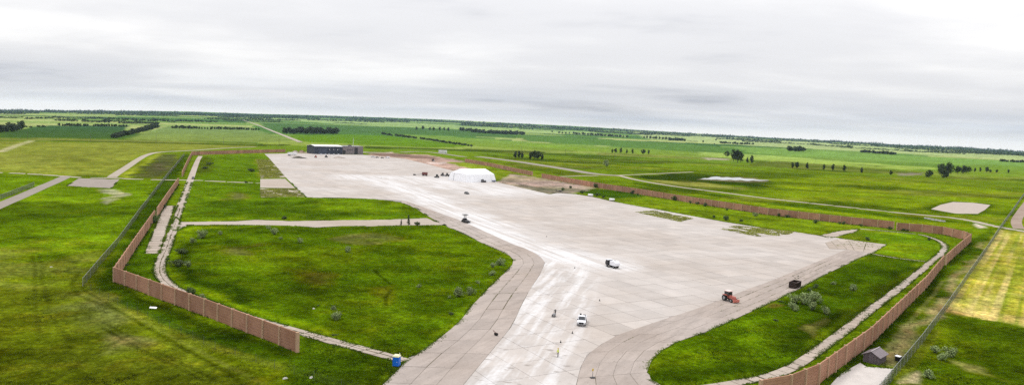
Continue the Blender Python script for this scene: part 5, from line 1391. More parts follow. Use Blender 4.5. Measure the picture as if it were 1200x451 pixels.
# ------------------------------------------------------------------ people
M_SKIN = plain('skin', (0.42, 0.26, 0.19), 0.6); M_HIVIS = plain('hi_vis_yellow', (0.55, 0.62, 0.06), 0.8, 0.2, 0.05)
M_NAVY = plain('dark_work_trousers', (0.03, 0.032, 0.045), 0.9, 0.1); M_GREYC = plain('grey_jacket', (0.13, 0.13, 0.125), 0.9, 0.1)
def person(px, rz, label, jacket, reach, lean=0.0):
    p = at(*px)
    J = {}; V = []; Ed = []; Rd = []
    def v(n, co, r, par=None):
        J[n] = len(V); V.append(co); Rd.append(r)
        if par is not None: Ed.append((J[par], J[n]))
    v('pelvis', (0, 0, 0.98), 0.15); v('waist', (lean * 0.3, 0, 1.12), 0.145, 'pelvis'); v('chest', (lean * 0.7, 0, 1.33), 0.165, 'waist')
    v('neck0', (lean, 0, 1.49), 0.085, 'chest'); v('neck', (lean * 1.15, 0, 1.55), 0.06, 'neck0'); v('chin', (lean * 1.3 + 0.02, 0, 1.62), 0.085, 'neck'); v('crown', (lean * 1.4 + 0.01, 0, 1.74), 0.085, 'chin')
    v('nose', (lean * 1.3 + 0.115, 0, 1.655), 0.018, 'chin')
    for s, n in ((1, 'l'), (-1, 'r')):
        v('hip' + n, (0, s * 0.10, 0.90), 0.105, 'pelvis'); v('knee' + n, (0.03 + 0.10 * s * 0.7, s * 0.115, 0.49), 0.068, 'hip' + n)
        v('ankle' + n, (-0.02 + 0.14 * s * 0.7, s * 0.12, 0.09), 0.045, 'knee' + n); v('toe' + n, (0.17 + 0.14 * s * 0.7, s * 0.14, 0.045), 0.045, 'ankle' + n)
        v('sho' + n, (lean * 0.85, s * 0.19, 1.41), 0.075, 'chest'); v('elb' + n, (lean + 0.08 + reach * 0.1, s * 0.26, 1.14), 0.052, 'sho' + n)
        v('wri' + n, (lean + 0.14 + reach * 0.3, s * 0.24, 0.93 + reach * 0.12), 0.034, 'elb' + n); v('palm' + n, (lean + 0.18 + reach * 0.34, s * 0.235, 0.87 + reach * 0.12), 0.036, 'wri' + n)
        px_, pz = lean + 0.18 + reach * 0.34, 0.87 + reach * 0.12
        for f in range(4):
            yy = s * (0.235 + (f - 1.5) * 0.02); ln = (0.062, 0.075, 0.07, 0.055)[f]
            v(f'f{f}a' + n, (px_ + 0.03, yy, pz - 0.04), 0.010, 'palm' + n); v(f'f{f}b' + n, (px_ + 0.04, yy, pz - 0.04 - ln), 0.008, f'f{f}a' + n)
        v('th0' + n, (px_ + 0.05, s * 0.20, pz + 0.0), 0.011, 'palm' + n); v('th1' + n, (px_ + 0.08, s * 0.19, pz - 0.045), 0.009, 'th0' + n)
        v('ear' + n, (lean * 1.3 + 0.0, s * 0.09, 1.665), 0.018, 'chin')
    me = bpy.data.meshes.new('person'); me.from_pydata(V, Ed, []); me.update()
    o = link('person', me)
    sk = o.modifiers.new('Skin', 'SKIN'); sk.use_smooth_shade = True
    for i, sv in enumerate(o.data.skin_vertices[0].data): sv.radius = (Rd[i], Rd[i]); sv.use_root = (i == 0)
    ss = o.modifiers.new('Sub', 'SUBSURF'); ss.levels = 1; ss.render_levels = 1
    dg = bpy.context.evaluated_depsgraph_get()
    me2 = bpy.data.meshes.new_from_object(o.evaluated_get(dg)); o.modifiers.clear(); o.data = me2; me2.name = 'person'
    me2.materials.clear()
    for m_ in (M_NAVY, jacket, M_SKIN, M_BLACK): me2.materials.append(m_)
    for f in me2.polygons:
        c = f.center; arm = abs(c.y) > 0.19 and c.z < 1.35
        f.material_index = 3 if c.z < 0.10 else 2 if (c.z > 1.53 or (arm and c.z < 0.94 + reach * 0.12)) else 1 if (c.z > 0.98 or arm) else 0
        f.use_smooth = True
    o.location = (p.x, p.y, 0.07); o.rotation_euler = (0, 0, rz)
    tag(o, label, 'person')
    hat = MB().ball((lean * 1.4 + 0.01, 0, 1.735), 0.125, (1.0, 0.92, 0.78), 14, 8).box(lean * 1.4 + 0.06, lean * 1.4 + 0.19, -0.08, 0.08, 1.715, 1.735).build('hard_hat', M_YELLOW if jacket is M_HIVIS else M_WHITEMET, o, smooth=True)
    return o
person((653.8, 418.3), math.radians(200), 'worker in a yellow high-visibility top standing on the taxiway', M_HIVIS, 0.2)
person((650.6, 370.0), math.radians(250), 'worker in grey clothes bent over a floor saw left of the pickup', M_GREYC, 1.0, 0.12)
def floor_saw():
    a = math.radians(250); p = at(650.6, 370.0) + Vector((math.cos(a), math.sin(a), 0)) * 1.05
    r = empty('floor_saw', (p.x, p.y, 0.07), a, 'grey walk-behind floor saw pushed by the worker in grey', 'saw')
    MB().box(-0.5, 0.5, -0.28, 0.28, 0.25, 0.75).build('engine_housing', M_STEEL, r, 0.03)
    MB().cyl((0.45, -0.34, 0.35), (0.45, -0.30, 0.35), 0.32, n=18).build('blade_guard', M_DARK, r)
    for s in (-1, 1):
        MB().cyl((-0.45, s * 0.22, 0.5), (-0.72, s * 0.235, 0.98), 0.025).build('handle', M_DARK, r)
        for x in (-0.35, 0.3): MB().cyl((x, s * 0.27 - 0.04, 0.14), (x, s * 0.27 + 0.04, 0.14), 0.14, n=12).build('wheel', M_BLACK, r)
floor_saw()

# ------------------------------------------------------------------ utility poles along the far road
def pole_mesh():
    return MB().cyl((0, 0, -0.5), (0, 0, 11.0), 0.20, 0.13, 8).mesh('pole', plain('weathered_pole', (0.12, 0.10, 0.085), 0.9))
POLE = pole_mesh(); ARM = MB().box(-1.2, 1.2, -0.08, 0.08, 10.2, 10.4).box(-1.0, -0.9, -0.05, 0.05, 10.4, 10.65).box(0.9, 1.0, -0.05, 0.05, 10.4, 10.65).mesh('crossarm', POLE.materials[0])
for k, (x, y) in enumerate(((32.6, 164), (106, 166), (183, 167), (262, 169.6), (327, 171), (487.6, 175.5), (552, 177.5), (611, 180), (662.5, 183), (720, 186.5))):
    p = at(x, y); r = empty('utility_pole', p, 0.4, ORD[k] + ' thin wooden utility pole from the left along the far road', 'pole', 'utility poles along the far road')
    link('pole', POLE, None, r); link('crossarm', ARM, None, r)

# ------------------------------------------------------------------ vegetation
def leaf_cloud(n, lobes, leaf, seed, up=0.25):
    """n small quads spread through a set of ellipsoid lobes -> V, F, tone"""
    g = np.random.default_rng(seed)
    vol = np.array([l[3] * l[4] * l[5] for l in lobes]) ** 0.7
    idx = g.choice(len(lobes), n, p=vol / vol.sum())
    L = np.array(lobes)[idx]
    d = g.normal(size=(n, 3)); d /= np.linalg.norm(d, axis=1)[:, None]
    rad = g.uniform(0.25, 1.0, n) ** 0.45
    c = L[:, :3] + d * L[:, 3:6] * rad[:, None] + g.normal(size=(n, 3)) * leaf * 0.4
    nrm = d + g.normal(size=(n, 3)) * 0.6; nrm[:, 2] += up
    nrm /= np.linalg.norm(nrm, axis=1)[:, None]
    a = np.cross(nrm, g.normal(size=(n, 3))); a /= np.linalg.norm(a, axis=1)[:, None]
    b = np.cross(nrm, a)
    s = leaf * g.uniform(0.55, 1.3, n)[:, None]; k = g.uniform(0.45, 0.8, n)[:, None]
    V = np.stack([c - a * s, c - b * s * k, c + a * s, c + b * s * k], 1).reshape(-1, 3)
    V[:, 2] = np.maximum(V[:, 2], 0.0)
    Fq = np.arange(4 * n).reshape(n, 4)
    lobe_tone = g.uniform(0.8, 1.2, len(lobes))[idx]
    tone = np.repeat(g.uniform(0.65, 1.4, n) * lobe_tone, 4)
    return V, Fq, tone
def cloud_mesh(name, mat, *args, **kw):
    V, Fq, t = leaf_cloud(*args, **kw)
    return fast_mesh(name, V, Fq, mat, {'tone': ('FLOAT', t)})
def rand_lobes(seed, n, spread, size, z0, z1, shape='round'):
    g = random.Random(seed); out = []
    for k in range(n):
        z = z0 + (z1 - z0) * (k + 0.5) / n; t = (z - z0) / (z1 - z0)
        w = math.sin(math.pi * min(0.97, max(0.12, t * 0.8 + 0.15))) if shape == 'round' else (1 - t * 0.85)
        a = g.uniform(0, 6.28); r = spread * w * g.uniform(0.2, 1.0)
        s = size * (0.55 + 0.5 * w) * g.uniform(0.8, 1.25)
        out.append((math.cos(a) * r, math.sin(a) * r, z, s, s, s * g.uniform(0.6, 0.9)))
    return out
def trunk_mesh(name, h, r, seed, limbs=5, zt=0.75):
    g = random.Random(seed); b = MB()
    pts = [Vector((0, 0, -0.02)), Vector((g.uniform(-.02, .02), g.uniform(-.02, .02), h * 0.35)), Vector((g.uniform(-.03, .03), g.uniform(-.03, .03), h * zt))]
    b.cyl(pts[0], pts[1], r, r * 0.75, 8); b.cyl(pts[1], pts[2], r * 0.75, r * 0.3, 8)
    for k in range(limbs):
        a = 6.28 * k / limbs + g.uniform(-0.4, 0.4); z = h * g.uniform(0.25, 0.6); q = pts[1].lerp(pts[2], 0.3)
        b.cyl((q.x, q.y, z), (math.cos(a) * h * 0.22, math.sin(a) * h * 0.22, z + h * 0.2), r * 0.4, r * 0.12, 6)
    return b.mesh(name, M_BARK)
# unit-height templates, shared between the copies
TREES = {k: [] for k in ('round', 'tall', 'wide', 'conifer')}
for i in range(4):
    TREES['round'].append((cloud_mesh('crown', M_LEAF_DARK, 900, rand_lobes(i, 11, 0.26, 0.17, 0.24, 0.90), 0.042, 100 + i), trunk_mesh('trunk', 1.0, 0.022, i)))
    TREES['tall'].append((cloud_mesh('crown', M_LEAF_DARK, 750, rand_lobes(20 + i, 10, 0.13, 0.13, 0.16, 0.92), 0.036, 120 + i), trunk_mesh('trunk', 1.0, 0.02, 20 + i)))
    TREES['wide'].append((cloud_mesh('crown', M_LEAF_DARK, 1000, rand_lobes(40 + i, 13, 0.42, 0.22, 0.20, 0.86), 0.05, 140 + i), trunk_mesh('trunk', 1.0, 0.03, 40 + i)))
for i in range(2):
    TREES['conifer'].append((cloud_mesh('crown', M_LEAF_DARK, 700, rand_lobes(60 + i, 12, 0.16, 0.16, 0.08, 0.97, 'cone'), 0.036, 160 + i), trunk_mesh('trunk', 1.0, 0.02, 60 + i, 4, 0.9)))
def stems_mesh(seed):
    g = random.Random(seed); b = MB()
    for k in range(6):
        a = g.uniform(0, 6.28); t = g.uniform(0.25, 0.6)
        b.cyl((0, 0, -0.05), (math.cos(a) * t, math.sin(a) * t, g.uniform(0.45, 0.8)), 0.035, 0.012, 5)
    return b.mesh('stem', M_BARK)
SHRUBS = {'silver': [], 'dark': [], 'weed': []}
for i in range(5):
    lob = [(0, 0, 0.5, 0.36, 0.36, 0.42)] + [(random.uniform(-.45, .45), random.uniform(-.45, .45), random.uniform(0.25, 0.7), random.uniform(.2, .36), random.uniform(.2, .36), random.uniform(.2, .32)) for _ in range(7)]
    SHRUBS['silver'].append((cloud_mesh('foliage', M_LEAF_SILVER, 800, lob, 0.062, 200 + i), stems_mesh(i)))
    lob = [(0, 0, 0.45, 0.4, 0.4, 0.4)] + [(random.uniform(-.5, .5), random.uniform(-.5, .5), random.uniform(0.2, 0.65), random.uniform(.2, .34), random.uniform(.2, .34), random.uniform(.18, .3)) for _ in range(6)]
    SHRUBS['dark'].append((cloud_mesh('foliage', M_LEAF_MID, 650, lob, 0.07, 220 + i), stems_mesh(10 + i)))
    SHRUBS['weed'].append((cloud_mesh('foliage', M_LEAF_WEED, 650, lob, 0.07, 240 + i), stems_mesh(20 + i)))
CNT = [0]
def tree(px, top_y, kind, label, group=None, width=1.0, sink=0.0, name='tree'):
    p = at(*px); H = max(2.5, px_size(p, px[1] - top_y))
    v = TREES[kind][CNT[0] % len(TREES[kind])]; CNT[0] += 1
    H *= 1.1
    r = empty(name, (p.x, p.y, p.z - sink), random.uniform(0, 6.28), label, 'tree', group)
    w = H * width * random.uniform(0.92, 1.08); r.scale = (w, w, H)
    link('crown', v[0], None, r); link('trunk', v[1], None, r)
    return r
def shrub(px, w_px, kind, label, group=None, tall=0.85):
    p = at(*px); W = px_size(p, w_px * random.uniform(0.85, 1.2)) / 1.15
    v = SHRUBS[kind][CNT[0] % 5]; CNT[0] += 1
    r = empty('shrub', (p.x, p.y, 0.08), random.uniform(0, 6.28), label, 'shrub', group)
    r.scale = (W, W, W * tall * random.uniform(0.9, 1.1))
    link('foliage', v[0], None, r); link('stem', v[1], None, r)
    return r
# --- shrubs one by one
SH = [
 ((238, 279.5), 11, 'silver', 'largest silver-green shrub near the top left of the big grass island'), ((257.6, 275.5), 6, 'silver', 'small silver shrub right of the largest one near the island top left'),
 ((225.6, 285), 7, 'silver', 'silver shrub beside the dark weed hollow left in the big island'), ((221, 313.5), 7, 'silver', 'silver shrub beside the path bend on the left of the big island'),
 ((196.7, 304.5), 4.5, 'weed', 'small green shrub on the edge of the left perimeter path'), ((213, 297.5), 12, 'weed', 'dark weedy bush in the hollow by the left path'), ((209.5, 312.5), 13, 'weed', 'low dark weedy bush just inside the left path bend'),
 ((315, 269), 6, 'silver', 'small silver shrub just below the connecting taxiway, beside a bigger one'), ((321.5, 275.5), 9, 'silver', 'grey-green shrub below the connecting taxiway near its middle'), ((329.5, 281), 4, 'silver', 'tiny silver shrub between two larger ones near the island top'),
 ((351, 285), 9, 'silver', 'silver shrub alone in the upper middle of the big island'), ((407, 296), 7.5, 'silver', 'silver shrub alone right of centre in the big island'),
 ((586, 311.5), 9, 'silver', 'silver shrub nearest the right tip of the big island'), ((577, 314), 7, 'silver', 'silver shrub left of the tip of the big island'), ((576.5, 323), 7.5, 'silver', 'silver shrub below the pair at the tip of the big island'),
 ((559.5, 333), 5, 'silver', 'small silver shrub above the big clump by the taxiway edge'), ((538, 348), 14, 'silver', 'large silver shrub, the left half of the clump by the taxiway edge'), ((551.5, 346), 11, 'silver', 'silver shrub, the right half of the clump by the taxiway edge'),
 ((527, 350), 5, 'silver', 'small pale shrub left of the silver clump by the taxiway edge'), ((490.5, 337.5), 6, 'silver', 'pale shrub alone in the lower right of the big island'),
 ((394, 376.5), 10, 'silver', 'dark silver shrub in the lower part of the big island'), ((391.5, 364), 7, 'silver', 'faint silver shrub just above the dark one low in the island'), ((372.7, 359), 4, 'weed', 'tiny green shrub low in the big island near the stone'),
 ((393, 394), 7, 'weed', 'low green shrub beside the path at the bottom of the island'), ((528, 369), 6, 'weed', 'low green shrub on the lawn edge by the left shoulder'),
 ((224, 347.5), 12, 'dark', 'dark green bush behind the left wall beside the path'), ((236, 352), 9, 'silver', 'grey-green bush right of the dark one behind the left wall'),
 ((148.5, 312), 6, 'weed', 'dark bush against the inside of the left wall near its corner'), ((181.5, 261), 10, 'dark', 'large green bush against the end of the left wall by the slabs'), ((175.5, 266), 7, 'dark', 'smaller green bush at the left wall just before its end'), ((193, 243.5), 6, 'dark', 'green bush at the second left wall beside the old slabs'),
 ((294.5, 201.5), 7, 'weed', 'round dark bush beside the weedy slabs at the apron left corner'), ((240, 198), 7, 'weed', 'low dark scrub right of the far path'), ((246, 193.5), 6, 'weed', 'low dark scrub farther back right of the far path'), ((288, 214.4), 4, 'weed', 'small dark bush at the end of the cross road'),
 ((333.5, 257), 7, 'weed', 'low dark bush above the connecting taxiway'), ((489, 264.5), 5, 'dark', 'small bush right of the conifers on the connecting taxiway'), ((520.5, 264.5), 4, 'weed', 'tiny bush where the connecting taxiway meets the shoulder'),
 ((659, 223.5), 5, 'dark', 'round dark shrub beside the flatbed trailer'), ((668, 220.8), 4, 'dark', 'dark shrub on the dirt right of the flatbed trailer'), ((682, 227), 6, 'dark', 'green shrub left of the left white tank'), ((699.5, 230), 4, 'dark', 'small shrub right of the left white tank'), ((707, 232), 4, 'dark', 'small shrub midway between the white tanks'),
 ((697.7, 220), 6, 'dark', 'dark shrub against the long wall behind the white tanks'), ((741.5, 227.5), 4.5, 'dark', 'dark shrub at the long wall right of the white tanks'), ((747.5, 229), 3, 'dark', 'tiny dark shrub at the long wall next to another'),
 ((790.5, 235), 6.5, 'dark', 'dark shrub at the long wall above the weedy slab patch'), ((809, 238.6), 4, 'dark', 'small dark shrub at the long wall, first of a close pair'), ((817, 239.8), 4, 'dark', 'small dark shrub at the long wall, second of a close pair'), ((827, 242), 5, 'dark', 'dark shrub at the long wall left of the tall bush'),
 ((852, 246.8), 4.5, 'dark', 'dark shrub at the foot of the long wall above the tall bush'), ((850.6, 258.5), 6.5, 'dark', 'tall dark bush on the grass strip at the apron edge'), ((885, 253.5), 6, 'silver', 'grey-green bush in front of the long wall'), ((869, 260), 4.5, 'dark', 'small dark bush at the apron edge, right of the tall one'), ((837, 255.5), 3.5, 'dark', 'small dark bush at the apron edge, left of the tall one'),
 ((912.5, 253.5), 5, 'dark', 'dark shrub at the long wall, left of a near twin'), ((922.6, 255), 4.5, 'dark', 'dark shrub at the long wall, right of a near twin'), ((955.6, 262), 5, 'dark', 'low dark shrub in the grass below the long wall'), ((984, 262.8), 4, 'dark', 'dark shrub at the long wall near its right end'), ((989, 263.2), 4, 'dark', 'dark shrub touching its neighbour at the long wall right end'), ((1009, 265.6), 4, 'dark', 'dark shrub at the wall above the concrete stub'),
 ((1043, 269.4), 5, 'dark', 'dark shrub at the joint between two right walls'), ((1058, 270.8), 4, 'dark', 'small dark shrub at the bending wall, first of two'), ((1063, 271.4), 4, 'dark', 'small dark shrub at the bending wall, second of two'), ((1017, 282), 5, 'dark', 'round dark bush in the small right lawn by the broken slabs'), ((1089, 282), 4, 'dark', 'tiny dark bush in the small right lawn near the path'),
 ((999, 341), 11, 'silver', 'tall silver shrub alone on the right lawn'), ((976.5, 334), 5, 'silver', 'small faint shrub left of the tall silver one on the right lawn'), ((949, 342), 6, 'dark', 'green bush right behind the brown dumpster'), ((956.5, 338.5), 7, 'dark', 'leafy green bush at the shoulder edge beyond the dumpster'),
 ((932, 355), 12, 'silver', 'silver shrub, left of the big clump below the dumpster'), ((941, 357), 13, 'silver', 'broad silver shrub in the middle of the clump below the dumpster'), ((953, 355.5), 13, 'silver', 'silver shrub at the upper right of the clump below the dumpster'), ((952, 364), 11, 'silver', 'silver shrub at the lower right of the clump below the dumpster'), ((930, 364.5), 10, 'silver', 'silver shrub at the lower left of the clump below the dumpster'),
 ((966.5, 368.5), 10.5, 'silver', 'dark silver shrub standing apart to the right of the clump'), ((914.5, 354.5), 4.5, 'weed', 'small dark bush on the shoulder edge left of the clump'), ((909.5, 377), 6, 'weed', 'faint green bush in the middle of the right lawn'),
 ((1095.5, 414), 9.5, 'silver', 'silver shrub, upper left of the three outside the right fence'), ((1103.5, 422.5), 12, 'silver', 'silver shrub, lowest of the three outside the right fence'), ((1115, 419), 14, 'silver', 'widest silver shrub, right of the three outside the right fence'), ((1089, 444), 13, 'silver', 'silver shrub alone below the three outside the right fence'),
 ((929.2, 323.6), 1.7, 'weed', 'far left weed clump of the four on the shoulder above the dumpster'), ((935.5, 323.9), 1.7, 'weed', 'far right weed clump of the four on the shoulder above the dumpster'), ((931.5, 326.3), 1.7, 'weed', 'near left weed clump of the four on the shoulder above the dumpster'), ((935.5, 326.6), 1.7, 'weed', 'near right weed clump of the four on the shoulder above the dumpster'),
 ((711, 195), 7.5, 'silver', 'round greyish bush alone in the meadow beyond the runway road'), ((1086, 207.5), 3, 'dark', 'low bush at the left foot of the big right tree clump'),
]
for px, w, kind, lb in SH: shrub(px, w, kind, lb, 'shrubs on the grass', 1.15 if kind != 'weed' else 0.7)
# --- single trees
tree((478.5, 263.5), 252.5, 'conifer', 'taller of the two small conifers on the connecting taxiway', None, 0.75, name='conifer_tree'); tree((470.2, 264), 257.5, 'conifer', 'shorter of the two small conifers on the connecting taxiway', None, 0.75, name='conifer_tree')
T1 = [
 ((604, 186), 177, 'tall', 'left tree of the dark trio behind the left runway road end'), ((608, 185.5), 176.5, 'tall', 'middle tree of the dark trio behind the left runway road end'), ((611.5, 185.8), 177.5, 'tall', 'right tree of the dark trio behind the left runway road end'),
 ((621.5, 187), 178, 'tall', 'first dark tree from the left in the clump beside the trio'), ((626, 187.3), 176.5, 'round', 'second dark tree from the left in the clump beside the trio'), ((630.5, 187.4), 177, 'round', 'third dark tree from the left in the clump beside the trio'), ((635, 187.6), 179.5, 'tall', 'fourth dark tree from the left in the clump beside the trio'),
 ((717.5, 179.6), 174.6, 'tall', 'first slim tree from the left in the row of five in the meadow'), ((721.2, 179.6), 174, 'round', 'second slim tree from the left in the row of five in the meadow'), ((727.5, 179.8), 173.2, 'tall', 'third slim tree from the left in the row of five in the meadow'), ((734.2, 180), 174.6, 'tall', 'fourth slim tree from the left in the row of five in the meadow'), ((741, 180.2), 174.4, 'tall', 'fifth slim tree from the left in the row of five in the meadow'),
 ((753.5, 180.8), 174.8, 'wide', 'wider tree of the pair right of the row of five'), ((760, 181), 175.6, 'tall', 'slimmer tree of the pair right of the row of five'),
 ((852, 184.6), 177, 'round', 'small dark tree left of the tall pond-side clump'), ((859.5, 189), 175.5, 'round', 'tall dark tree in the left of the pond-side clump'), ((864, 190.8), 176, 'round', 'tallest dark tree in the middle of the pond-side clump'), ((868, 190.2), 177.5, 'tall', 'dark tree at the right of the pond-side clump'),
 ((876, 191), 184, 'tall', 'small dark tree right of the pond-side clump'), ((880.5, 191.6), 182, 'tall', 'dark tree at the right end beyond the pond-side clump'),
 ((928.5, 197.4), 190, 'tall', 'first dark tree from the left in the spaced row of eight'), ((934, 197.8), 189.6, 'round', 'second dark tree from the left in the spaced row of eight'), ((946, 197.8), 190.2, 'tall', 'third dark tree from the left in the spaced row of eight'), ((965.5, 199.4), 192.2, 'tall', 'fourth dark tree from the left in the spaced row of eight'), ((976, 200.2), 192, 'tall', 'fifth dark tree from the left in the spaced row of eight'), ((989, 201.2), 193, 'tall', 'sixth dark tree from the left in the spaced row of eight'), ((1009.5, 203), 195.6, 'tall', 'seventh dark tree from the left in the spaced row of eight'), ((1043.5, 205.4), 199.4, 'round', 'eighth dark tree from the left in the spaced row of eight'),
 ((1088, 208), 198.6, 'wide', 'low broad tree at the left end of the big right clump'), ((1103, 206.4), 191.6, 'round', 'left of the two tallest trees in the big right clump'), ((1111, 206.8), 190.8, 'round', 'right of the two tallest trees in the big right clump'), ((1106, 209), 198, 'wide', 'lower tree in front of the two tallest in the big right clump'), ((1122, 204), 194.6, 'round', 'paler tree right of the tallest pair in the big right clump'), ((1128.5, 203.6), 194, 'wide', 'broad tree near the right end of the big right clump'), ((1135, 203), 195.4, 'round', 'tree at the right end of the big right clump'),
 ((1142.5, 201.6), 196.4, 'tall', 'first small tree right of the big right clump'), ((1148.5, 201.6), 196, 'tall', 'second small tree right of the big right clump'), ((1156.5, 202.4), 195.4, 'round', 'third small tree right of the big right clump, darkest'), ((1160.5, 202.4), 198.6, 'round', 'low round tree touching the third small one on the right'), ((1168, 202.6), 198.4, 'round', 'faint round tree farther right of the big clump'), ((1181.5, 203), 198.2, 'tall', 'last lone tree near the right edge of the picture'),
]
WID = {'round': 1.0, 'tall': 1.15, 'wide': 0.95, 'conifer': 0.8}
for px, ty, kind, lb in T1: tree(px, ty, kind, lb, 'dark trees in the meadows', WID[kind] * 1.05, 0.3)
# --- rows and groves of look-alike trees
def row(line, n, h_px, kind, label, group, width=1.0, jit=0.6, deep=0.0):
    g = random.Random(len(line) * 7 + n)
    pts = [Vector(p) for p in line]
    L = lerp_line(pts, max(1, n - 1))
    for k, q in enumerate(L[:n]):
        y = q.y + g.uniform(-jit, jit) * 0.25 - g.random() * deep
        h = h_px * g.uniform(0.75, 1.12)
        tree((q.x + g.uniform(-jit, jit), y), y - h, kind, label, group, width * g.uniform(1.15, 1.6), px_size(at(q.x, y), h * 0.13))
row([(0, 155.6), (8, 155.6), (16, 155), (26, 152.6)], 9, 11.0, 'round', 'tall dark tree of the dense clump at the left edge', 'dark clump at the left edge', 0.95, 1.0, 1.0)
row([(-14, 156), (0, 155)], 4, 11.0, 'round', 'tall dark tree of the dense clump at the left edge', 'dark clump at the left edge', 0.95, 1.0, 1.0)
row([(134.5, 162), (150, 158.8), (168, 154.4), (184, 150)], 26, 6.8, 'wide', 'dark tree of the slanting windbreak in the left crops', 'slanting left windbreak', 1.0, 0.6, 0.8)
row([(31, 149.4), (36.5, 149.8)], 2, 2.4, 'wide', 'small dark bushy tree by the left crop field corner', 'bushy trees by the crop corner', 1.1)
row([(44, 149), (52, 148.8)], 4, 2.6, 'wide', 'low dark tree in the short hedge above the left crops', 'short hedge above the crops', 1.1)
row([(70, 147.8), (103, 148.2)], 13, 3.8, 'round', 'small dark tree in the left third of the row above the crops', 'left part of the tree row above the crops', 1.0, 0.8)
row([(109, 148.2), (127, 148.6)], 8, 3.8, 'round', 'small dark tree in the middle of the row above the crops', 'middle part of the tree row above the crops', 1.0, 0.8)
row([(131, 148.6), (148, 149)], 7, 3.6, 'round', 'small dark tree in the right third of the row above the crops', 'right part of the tree row above the crops', 1.0, 0.8)
row([(202, 150.6), (230, 151.2)], 12, 4.2, 'round', 'small dark tree at the left end of the row behind the pale meadow', 'left end of the row behind the pale meadow', 1.0, 0.6)
row([(233.5, 151.2), (247, 151.8)], 5, 3.6, 'tall', 'slim dark tree in the gappy middle of the row behind the pale meadow', 'gappy middle of the row behind the pale meadow', 1.3, 0.6)
row([(249, 151.6), (283, 152.4)], 14, 3.8, 'round', 'small dark tree in the right half of the row behind the pale meadow', 'right half of the row behind the pale meadow', 1.0, 0.6)
row([(286, 152.6), (303, 153)], 7, 3.4, 'round', 'small dark tree at the road end of the row behind the pale meadow', 'road end of the row behind the pale meadow', 1.0, 0.6)
row([(334, 157.2), (360, 157.8), (394, 158)], 26, 8.6, 'round', 'dark tree in the long grove standing behind the dark hangar', 'long grove behind the hangar', 0.9, 0.8, 1.2)
SEG = [(448, 157.8, 459, 159.4, 6, 'first'), (464, 159.6, 487.5, 162.6, 13, 'second'), (493.5, 163.4, 505, 165, 7, 'third'), (506.5, 165.2, 523, 168, 10, 'fourth'), (525.5, 168.2, 534, 169.6, 6, 'fifth'), (535.5, 169.4, 546, 171, 7, 'sixth'), (549, 171.6, 553, 172, 2, 'last')]
for x0, y0, x1, y1, n, w in SEG: row([(x0, y0), (x1, y1)], n, 3.0, 'wide', 'low dark shrubby tree in the ' + w + ' stretch of the slanting hedge', w + ' stretch of the slanting hedge', 1.0, 0.4, 0.3)
for k, (x, y, t) in enumerate(((488, 153, 148.6), (495.3, 152.8, 147.6), (504, 153.2, 149), (508, 153.4, 149.2), (515.4, 153.6, 149), (520.5, 153.6, 149.6), (525.5, 154, 149.2))):
    tree((x, y), t, 'round', ORD[k] + ' spaced tree from the left in the far green field', 'spaced trees in the far field', 1.0)
row([(539.5, 153.8), (552, 154.4)], 7, 5.0, 'round', 'dark tree at the left end of the far central grove', 'left end of the far central grove', 1.0, 0.6, 0.3)
row([(553, 155.2), (575, 157), (611, 158.2)], 30, 4.8, 'wide', 'dark tree in the main mass of the far central grove', 'main mass of the far central grove', 1.0, 0.8, 0.4)
row([(923.5, 177.4), (932, 177.8), (941, 177.8)], 14, 6.4, 'round', 'dark tree in the small block of wood in the right fields', 'small block of wood in the right fields', 1.0, 0.7, 0.8)
row([(1009.5, 178.8), (1024, 180), (1049, 181.6)], 20, 4.0, 'wide', 'dark tree in the long low wood in the right fields', 'long low wood in the right fields', 1.0, 0.7, 0.4)
row([(1172, 189.4), (1186, 190.4), (1203, 190.8)], 14, 3.6, 'round', 'dark tree in the far row at the right edge', 'far row at the right edge', 1.0, 0.6)
row([(655, 156.6), (672, 157.4)], 5, 3.4, 'round', 'dark tree at the left end of the broken far row', 'left end of the broken far row', 1.0, 0.8)
row([(674, 157.4), (700, 159), (724, 160.6)], 18, 3.2, 'wide', 'tree in the hazy middle of the broken far row', 'hazy middle of the broken far row', 1.0, 0.8)
row([(727, 161), (735, 161.2)], 3, 3.2, 'round', 'dark tree at the right end of the broken far row', 'right end of the broken far row', 1.0, 0.8)
row([(754, 162), (780, 164)], 8, 4.0, 'round', 'dark tree in the left part of the far right-hand row', 'left part of the far right-hand row', 1.0, 0.8)
row([(785, 164.6), (803, 165.4)], 9, 4.2, 'wide', 'dark tree in the dense middle of the far right-hand row', 'dense middle of the far right-hand row', 1.0, 0.8)
row([(844, 168), (862, 169.2), (882, 169.6)], 14, 3.0, 'wide', 'dark tree in the far low wood right of the centre', 'far low wood right of the centre', 1.0, 0.8)
for k, (x, y, t) in enumerate(((647, 155.8, 153.2), (624, 153, 150.4), (824, 167.6, 164.6), (837, 170, 168), (839, 165, 162.8))):
    tree((x, y), t, 'round', ('lone small tree left of the broken far row', 'lone small tree above the far central grove', 'lone round tree in the pale far field', 'lone dark low tree right of the pale far field', 'lone small tree behind the pale far field')[k], 'lone far trees', 1.1)

